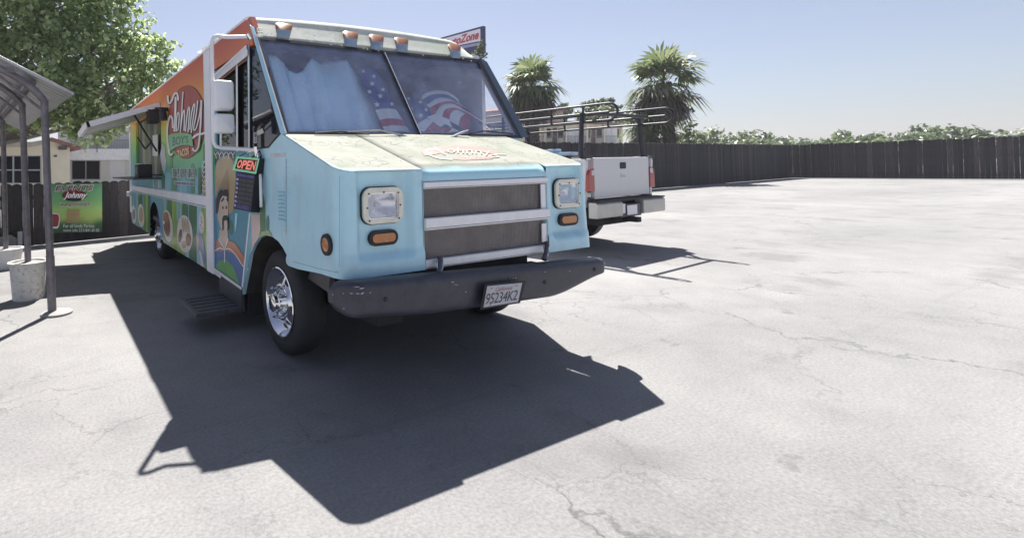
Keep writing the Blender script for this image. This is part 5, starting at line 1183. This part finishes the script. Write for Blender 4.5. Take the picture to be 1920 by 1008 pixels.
f_blue, f_red, f_wht = mat('flag_blue', '#38468f', .7, var=.1, vs=6), mat('flag_red', '#b8323f', .7, var=.1, vs=6), mat('flag_white', '#ecf6f8', .7, var=.06, vs=6)
def star(cx, cy, r, sh=.35, rot=0):
    out = []
    for k in range(10):
        a = -pi/2+pi*k/5+rot; q = r*(1 if k % 2 == 0 else .42); x, y = q*cos(a), q*sin(a); out.append((cx+x+sh*y*.4, cy+y))
    return out
fg = thing('flag', WO(735, 246, -.2), 'star spangled flag cloth standing behind the middle of the left windscreen pane', 'flag')
def fo(px, py): return -.16-.05*sin((px-py*.42)*.09)
def FO(d): return lambda q: WO(q[0], q[1], fo(q[0], q[1])+d)
def cloth(name, tl, tr, br, bl, m_, par, bulge=0, n=14):
    a, b, c, d_ = [V((*q, 0)) for q in (tl, tr, br, bl)]
    def fn(u, v):
        q = a*(1-u)*(1-v)+b*u*(1-v)+c*u*v+d_*(1-u)*v; q.y -= bulge*4*u*(1-u); return FO(0)(q)
    return MB().grid(fn, n, 10).build(name, m_, par, smooth=60)
cloth('blue_field', (672, 130), (704, 128), (742, 203), (704, 206), f_blue, fg)
for i, (y0, y1, m_) in enumerate(((205, 224, f_wht), (224, 237, f_red), (237, 248, f_wht))):
    xa = 704+(y0-205)*.42; xb = 704+(y1-205)*.42
    cloth('stripe', (xa, y0+1), (742+(y0-203)*.62, y0+1), (742+(y1-203)*.62, y1+1), (xb, y1+1), m_, fg, 3)
sm = MB()
for cx, cy, r in ((681, 134, 4), (701, 143, 5), (698, 157, 5.5), (693, 172, 5), (713, 180, 6), (718, 168, 5), (707, 196, 6), (735, 195, 5)): sm.poly(star(cx, cy, r), FO(.006))
sm.build('star', f_wht, fg)
fg2 = thing('flag', WO(850, 250, -.2), 'rumpled striped flag heaped on the dash behind the right windscreen pane', 'flag')
def FO2(d): return lambda q: WO(q[0], q[1], -.14-.0012*abs(q[0]-840)-.0016*(250-q[1])+d)
mb = MB(); mb.poly([(766, 180), (785, 188), (806, 205), (812, 222), (800, 232), (788, 226), (778, 210)], FO2(0)); mb.build('blue_field', f_blue, fg2)
# concentric sweeping stripes
arcs = [(-1, f_red), (0, f_wht), (1, f_red), (2, f_wht), (3, f_red), (4, f_wht)]
outl = [[(792, 178), (812, 170), (835, 171), (852, 180), (860, 188)], [(791, 187), (812, 177), (838, 178), (856, 188), (862, 194)], [(800, 197), (822, 184), (845, 186), (868, 198), (880, 208)], [(806, 202), (826, 192), (848, 190), (872, 203), (888, 213)],
 [(812, 222), (826, 199), (850, 195), (880, 211), (903, 225)], [(828, 222), (834, 206), (852, 202), (880, 214), (905, 230)], [(842, 226), (846, 212), (858, 206), (882, 218), (912, 236)], [(860, 236), (864, 220), (876, 214), (890, 222), (922, 246)], [(880, 247), (882, 228), (888, 222), (900, 232), (926, 248)]]
cm = [f_wht, f_blue, f_wht, f_red, f_wht, f_red, f_wht, f_red]
for i in range(len(outl)-1):
    A_ = crom(outl[i], 5); B_ = crom(outl[i+1], 5); m = len(A_); mb = MB(); f_ = FO2(-.012*i+.04*0); f2 = FO2(-.012*i)
    mb.add([f_(q) for q in A_]+[f2(q) for q in B_], [(k, k+1, k+1+m, k+m) for k in range(m-1)]); mb.build('stripe', cm[i], fg2, smooth=60)
for i, (pts, m_) in enumerate((([(780, 234), (800, 222), (812, 228), (795, 247), (784, 247)], f_wht), ([(812, 228), (826, 236), (806, 248), (795, 247)], f_red), ([(800, 220), (815, 214), (835, 232), (826, 238)], f_wht), ([(815, 214), (842, 224), (848, 240), (835, 232)], f_wht), ([(826, 238), (848, 240), (840, 248), (808, 248)], f_red), ([(848, 240), (862, 246), (840, 249)], f_wht))):
    mb = MB(); mb.poly(pts, FO2(.02)); mb.build('stripe', m_, fg2)
sm = MB()
for cx, cy, r in ((766, 185, 3.5), (788, 191, 4), (773, 203, 2.5), (799, 206, 4.5), (789, 217, 5)): sm.poly(star(cx, cy, r), FO2(.012))
sm.build('star', f_wht, fg2)
mb = MB(); mb.box((XL+.06, 3.53, 1.50), (XR-.06, 4.05, 1.655)); mb.build('dashboard', m_int, tk)
# right side window frame bars seen through the glass
mb = MB(); mb.box((XR-.05, 3.63, 1.76), (XR-.03, 3.655, 1.90)); mb.build('right_window_bar', m_black, tk)

# ================================================================== OPEN SIGN WITH HOURS
og = thing('open_sign', S(.2)((462, 402)), 'lit OPEN sign above a black business hours panel hung by the van door', 'sign')
def fitplane():
    # sign hangs parallel to the van's side, leaning out a little at the bottom
    p = V((XL-.20, 4.3, 1.45)); n_ = V((-1, -.28, .10)).normalized(); return p, n_
sp_, sn_ = fitplane()
def og_(off): return lambda q: onplane(q[0], q[1], sp_+sn_*off, sn_)
bk = lambda off: (lambda q: og_(off)(q))
def solid(name, pts, th_, m_, par, off=0, holes=(), bevel=0):
    f0 = og_(off); mb = MB(); mb.slab(pts, f0, lambda q: f0(q)-sn_*th_, holes); return mb.build(name, m_, par, bevel=bevel)
m_case = mat('black_sign_case', (.015, .015, .02), .4, var=.2)
ob = [(443.5, 293), (486.7, 296.8), (480, 326.5), (435.4, 319)]
oi = [(446.5, 297.2), (483.2, 300.4), (477.6, 322), (440.5, 316)]
hb = [(443.3, 321.5), (478.3, 327), (470.5, 398), (437, 391)]
solid('case', ob, .10, m_case, og, -.006, bevel=.006); solid('hours_panel', hb, .09, m_case, og, -.006, bevel=.004)
m_gl = emis('green_led', (.22, .55, .32), .12); m_rl = emis('red_led', (.85, .22, .16), .22); m_pl = emis('purple_led', (.14, .11, .48), .10); m_wl = mat('dim_led', (.085, .08, .09), .6, var=.3, vs=30)
mb = MB(); mb.slab(ob, og_(.004), og_(-.004), [oi]); mb.build('border_light', m_gl, og, bevel=.003)
def sq(t0, t1, quad=None):
    a, b, c, d_ = [V((*q, 0)) for q in (quad or oi)]
    f = lambda u, v: tuple((a*(1-u)*(1-v)+b*u*(1-v)+c*u*v+d_*(1-u)*v)[:2]); return f
fo_ = sq(0, 0)
for ch, u0, u1 in (('O', .05, .27), ('P', .29, .50), ('E', .51, .72), ('N', .74, .96)):
    mb = MB(); text(mb, ch, [fo_(u0, .10), fo_(u1, .10), fo_(u1, .92), fo_(u0, .92)], og_(.003), bold=.035); mb.build('letter', m_rl, og, recalc=False)
fh_ = sq(0, 0, hb)
mb = MB(); text(mb, 'BUSINESS HOURS', [fh_(.06, .05), fh_(.94, .05), fh_(.94, .11), fh_(.06, .11)], og_(.001), bold=.02); mb.build('lettering', m_pl, og, recalc=False)
mb = MB(); mb.poly([fh_(.02, .14), fh_(.17, .14), fh_(.17, .97), fh_(.02, .97)], og_(-.004)); mb.build('day_strip', prn('day_strip', '#2b2762'), og)
for i, dname in enumerate(('MO', 'TU', 'WE', 'TH', 'FR', 'SA', 'SU')):
    v0 = .16+.117*i; mb = MB(); text(mb, dname, [fh_(.045, v0+.02), fh_(.15, v0+.02), fh_(.15, v0+.06), fh_(.045, v0+.06)], og_(.001), bold=.02); mb.build('lettering', p_wht, og, recalc=False)
    if i < 6:
        for j in range(8):
            u0 = .20+.095*j+(.02 if j > 3 else 0); mb = MB(); mb.poly([fh_(u0, v0), fh_(u0+.08, v0), fh_(u0+.08, v0+.085), fh_(u0, v0+.085)], og_(-.003)); mb.build('digit_cell', m_wl, og)
    else:
        mb = MB(); text(mb, 'CLOSED', [fh_(.22, v0), fh_(.86, v0), fh_(.86, v0+.085), fh_(.22, v0+.085)], og_(.001)); mb.build('lettering', m_pl, og, recalc=False)
mb = MB(); mb.tube([og_(-.03)((449, 293)), og_(.0)((463, 286)), S(.03)((480, 282))], .004, 5); mb.tube([og_(-.03)((480, 296)), S(.03)((483, 284))], .004, 5); mb.build('hanging_wire', m_chrome, og)
mb = MB(); mb.tube([og_(-.05)((472, 296)), S(.02)((487, 283)), S(.02)((490, 292)), og_(-.08)((486, 300))], .006, 6); mb.build('power_cord', m_black, og, smooth=60)
# ================================================================== WHITE PICKUP WITH LADDER RACK
PD = 7.9; p0 = atd(1101, 380, PD); pr_ = rad(4.5)
EX = V((cos(pr_), sin(pr_), 0)); EY = V((-sin(pr_), cos(pr_), 0)); PO = V((p0.x, p0.y, 0))
def L(x, y, z): return PO+EX*x+EY*y+V((0, 0, z))
PW = 2.03
pk = thing('pickup_truck', L(PW/2, 2.5, 0), 'white pickup seen from behind with black ladder rack', 'pickup truck')
m_pw = mat('pickup_white', (.62, .62, .65), .3, var=.03, vs=2, coat=.3)
def LM(): return Matrix(((EX.x, EY.x, 0, PO.x), (EX.y, EY.y, 0, PO.y), (0, 0, 1, 0), (0, 0, 0, 1)))
M_ = LM()
def pbox(name, a, b, m, par=pk, bevel=0.01): return MB().box(a, b, M_).build(name, m, par, bevel=bevel)
def lslab(name, yz, x0, x1, m, par=pk, bevel=.012, holes=()):
    mb = MB(); mb.slab(yz, lambda q: L(x0, q[0], q[1]), lambda q: L(x1, q[0], q[1]), holes); return mb.build(name, m, par, bevel=bevel)
ZB, ZT2 = .86, 1.49
ar = [(1.25+.49*cos(rad(a)), .47+.49*sin(rad(a))) for a in range(180, -1, -15)]
side = [(.03, .74), (.03, 1.0), (.0, ZT2-.03), (.02, ZT2), (2.55, ZT2+.02), (2.55, .62)]+[(1.735, .62)]+[(y, z) for y, z in ar[::-1] if z > .63]+[(.765, .62)]
lslab('bed_side', side, 0, .07, m_pw); lslab('bed_side', side, PW-.07, PW, m_pw)
pbox('bed_floor', (.07, .06, .82), (PW-.07, 2.5, .86), m_dark); pbox('bed_front', (.07, 2.47, .84), (PW-.07, 2.52, ZT2), m_pw)
# tailgate with raised rim
mb = MB(); mb.slab(rrect(.185, ZB+.02, PW-.185, ZT2, .03, 4), lambda q: L(q[0], -.012, q[1]), lambda q: L(q[0], .05, q[1])); tg = mb.build('tailgate', m_pw, pk, bevel=.014)
pbox('tailgate_cap', (.19, -.018, ZT2-.002), (PW-.19, .055, ZT2+.016), m_whitep, tg)
mb = MB(); mb.slab(rrect(.93, 1.32, 1.115, 1.425, .02, 4), lambda q: L(q[0], -.016, q[1]), lambda q: L(q[0], .0, q[1])); mb.build('handle', m_black, tg, bevel=.006)
mb = MB(); mb.slab(ell(1.02, 1.20, .085, .042, 28), lambda q: L(q[0], -.020, q[1]), lambda q: L(q[0], .0, q[1])); eb = mb.build('emblem', m_alu, tg, bevel=.006)
mb = MB(); mb.slab(ell(1.02, 1.20, .07, .031, 28), lambda q: L(q[0], -.0225, q[1]), lambda q: L(q[0], -.019, q[1])); mb.build('emblem_face', mat('emblem_grey', (.45, .45, .49), .35, .4), eb)
def taillamp(x0, x1, mir):
    def fx(q): return q
    xs = (lambda u: x0+(x1-x0)*u) if not mir else (lambda u: x1-(x1-x0)*u)
    o = [(.04, .0), (.02, .30), (.05, .78), (.25, .95), (.55, 1.0), (.97, 1.0), (1.0, .55), (1.0, .0)]
    z0, z1 = .985, 1.335
    mb = MB(); mb.slab([(xs(u), z0+(z1-z0)*v) for u, v in o], lambda q: L(q[0], -.028, q[1]), lambda q: L(q[0], .14, q[1])); tl = mb.build('taillight', m_red, pk, bevel=.012)
    mb = MB(); mb.slab([(xs(u), z0+(z1-z0)*v) for u, v in ((.48, .70), (.50, .93), (.94, .94), (.95, .72))], lambda q: L(q[0], -.032, q[1]), lambda q: L(q[0], -.024, q[1])); mb.build('reverse_lens', mat('reverse_lens', (.62, .55, .55), .2, coat=.4), tl)
taillamp(.012, .178, False); taillamp(PW-.178, PW-.012, True)
# bumper
lslab('bumper', [(-.16, .58), (-.17, .61), (-.17, .79), (-.14, .82), (-.02, .82), (-.02, .58)], -.01, .70, mat('pickup_bumper', (.50, .49, .47), .4, .3, var=.1))
lslab('bumper', [(-.16, .58), (-.17, .61), (-.17, .79), (-.14, .82), (-.02, .82), (-.02, .58)], PW-.70, PW+.01, MATS['pickup_bumper'])
lslab('bumper_centre', [(-.13, .55), (-.14, .76), (-.02, .76), (-.02, .55)], .70, PW-.70, m_steel); pbox('step_pad', (.0, -.175, .82), (PW, -.02, .845), m_black)
pbox('licence_plate', (.86, -.148, .585), (1.16, -.142, .735), m_whitep, bevel=0)
pbox('bumper_label', (.735, -.146, .62), (.80, -.141, .77), m_whitep, bevel=0)
mb = MB(); mb.box((.96, -.25, .47), (1.07, .4, .55), M_); mb.box((.75, -.02, .47), (1.3, .03, .57), M_); mb.build('tow_hitch', m_dark, pk)
pbox('rear_valance', (.06, .0, .64), (PW-.06, .03, .86), m_black)
def pwheel(x, y):
    ax = -EX if x < 1 else EX; c = L(x, y, .41); t_ = MB(); t_.lathe([(-.24, .25), (-.23, .36), (-.2, .41), (-.04, .41), (-.01, .38), (0, .31), (-.01, .25)], c, ax, 40); wv = t_.build('wheel', m_tyre, pk, smooth=50)
    r = MB(); r.lathe([(-.02, .25), (0, .245), (-.04, .20), (-.02, .10), (0, .08), (0, 0)], c, ax, 32); r.build('rim', m_alu, wv, smooth=40)
for x, y in ((.02, 1.25), (PW-.02, 1.25), (.02, 4.75), (PW-.02, 4.75)): pwheel(x, y)
pbox('chassis', (.45, .1, .42), (PW-.45, 5.3, .76), m_dark); pbox('rear_axle', (.2, 1.18, .33), (PW-.2, 1.32, .45), m_dark)
# cab and hood
cabp = [(2.6, 0.630), (2.6, 1.490), (2.72, 2.030), (2.85, 2.090), (4.0, 2.110), (4.15, 2.070), (4.75, 1.530), (6.05, 1.430), (6.1, 0.630)]
cw = [(2.74, 1.530), (2.84, 1.970), (3.35, 2.010), (3.35, 1.530)], [(3.45, 1.530), (3.45, 2.010), (3.95, 2.010), (4.5, 1.550)]
lslab('cab_side', cabp, .03, .08, m_pw, holes=cw); lslab('cab_side', cabp, PW-.08, PW-.03, m_pw, holes=cw)
mb = MB(); prof2 = [(2.6, 0.630), (2.6, 1.490), (2.72, 2.030), (2.85, 2.090), (4.0, 2.110), (4.15, 2.070)]
n = len(prof2); mb.add([L(.08, y, z-.001) for y, z in prof2]+[L(PW-.08, y, z-.001) for y, z in prof2], [(0, 1, n+1, n), (2, 3, n+3, n+2), (3, 4, n+4, n+3), (4, 5, n+5, n+4)]); mb.build('cab_shell', m_pw, pk)
mb = MB(); mb.add([L(.08, 2.605, 1.50), L(PW-.08, 2.605, 1.50), L(PW-.08, 2.72, 2.025), L(.08, 2.72, 2.025)], [(0, 1, 2, 3)]); mb.add([L(.08, 4.15, 2.06), L(PW-.08, 4.15, 2.06), L(PW-.08, 4.75, 1.52), L(.08, 4.75, 1.52)], [(0, 1, 2, 3)]); mb.build('cab_glass', glass('pickup_glass', (.25, .27, .28), .03), pk)
mb = MB(); mb.add([L(.08, 4.75, 1.525), L(PW-.08, 4.75, 1.525), L(PW-.08, 6.05, 1.425), L(.08, 6.05, 1.425), L(.08, 6.1, .63), L(PW-.08, 6.1, .63)], [(0, 1, 2, 3), (3, 2, 5, 4)]); mb.build('hood', m_pw, pk)
# ladder rack (bolted to the bed)
m_rack = mat('black_rack_tube', (.03, .03, .038), .45, .3, var=.2)
rk = thing('ladder_rack', L(PW/2, 1.2, ZT2), 'black tube ladder rack standing over the white pickup bed', 'ladder rack')
def tube(name, pts, r, par=rk, m=m_rack, sm=50): return MB().tube(pts, r, 9).build(name, m, par, smooth=sm)
ZR = 2.185
for sx, xb, xt in ((0, .07, .13), (1, PW-.10, PW-.20)):
    for yy in (.12, 2.35):
        po = tube('post', [L(xb+.0, yy, ZT2+.01), L(xb+(xt-xb)*.3, yy, ZT2+.25), L(xt, yy, ZR+.02)], [.040, .037, .032])
        pbox('foot', (xb-.05, yy-.14, ZT2+.004), (xb+.09, yy+.14, ZT2+.028), m_rack, po)
    yE = 4.9
    tube('side_rail', [L(xt, -.30, ZR), L(xt, yE, ZR)], .020); tube('lower_rail', [L(xt, -.10, ZR-.12), L(xt, yE, ZR-.12)], .018)
    hoop = [L(xt, yE, ZR+.13)]+[L(xt, -.30-.13*sin(a)*1.0, ZR+.005+.125*cos(a)) for a in [k*pi/10 for k in range(0, 11)]]+[L(xt, .0, ZR-.12)]
    tube('top_rail', hoop, .018)
    for yy in (.10, .65, 1.5, 2.35, 3.2, 4.1): tube('upright', [L(xt, yy, ZR-.12), L(xt, yy, ZR+.13)], .015)
for yy in (-.02, 2.35, 4.7): tube('crossbar', [L(.13, yy, ZR+.005), L(PW-.20, yy, ZR+.005)], .03)
# pale blue board lying across the bed rails
bb = thing('blue_board', L(.3, .9, ZT2+.05), 'pale blue moulded board lying across the pickup bed', 'board')
mb = MB(); bp = [(-.16, .55), (.10, .30), (.55, .42), (.95, .75), (.9, 1.3), (.3, 1.7), (-.2, 1.4)]
mb.slab(bp, lambda q: L(q[0], q[1], ZT2+.115), lambda q: L(q[0], q[1], ZT2+.06)); mb.build('panel', mat('pale_blue_plastic', (.34, .47, .62), .4, var=.06), bb, bevel=.015)
mb = MB(); mb.slab([(-.05, .5), (.10, .46), (.16, .9), (-.02, .95)], lambda q: L(q[0], q[1], ZT2+.17), lambda q: L(q[0], q[1], ZT2+.116)); mb.build('fin', MATS['pale_blue_plastic'], bb, bevel=.015)
mb = MB(); mb.slab([(.10, .34), (.9, .72), (.9, 1.3), (.1, 1.5)], lambda q: L(q[0]+.02, q[1]+.02, ZT2+.058), lambda q: L(q[0]+.02, q[1]+.02, ZT2+.03)); mb.build('base', m_black, bb)
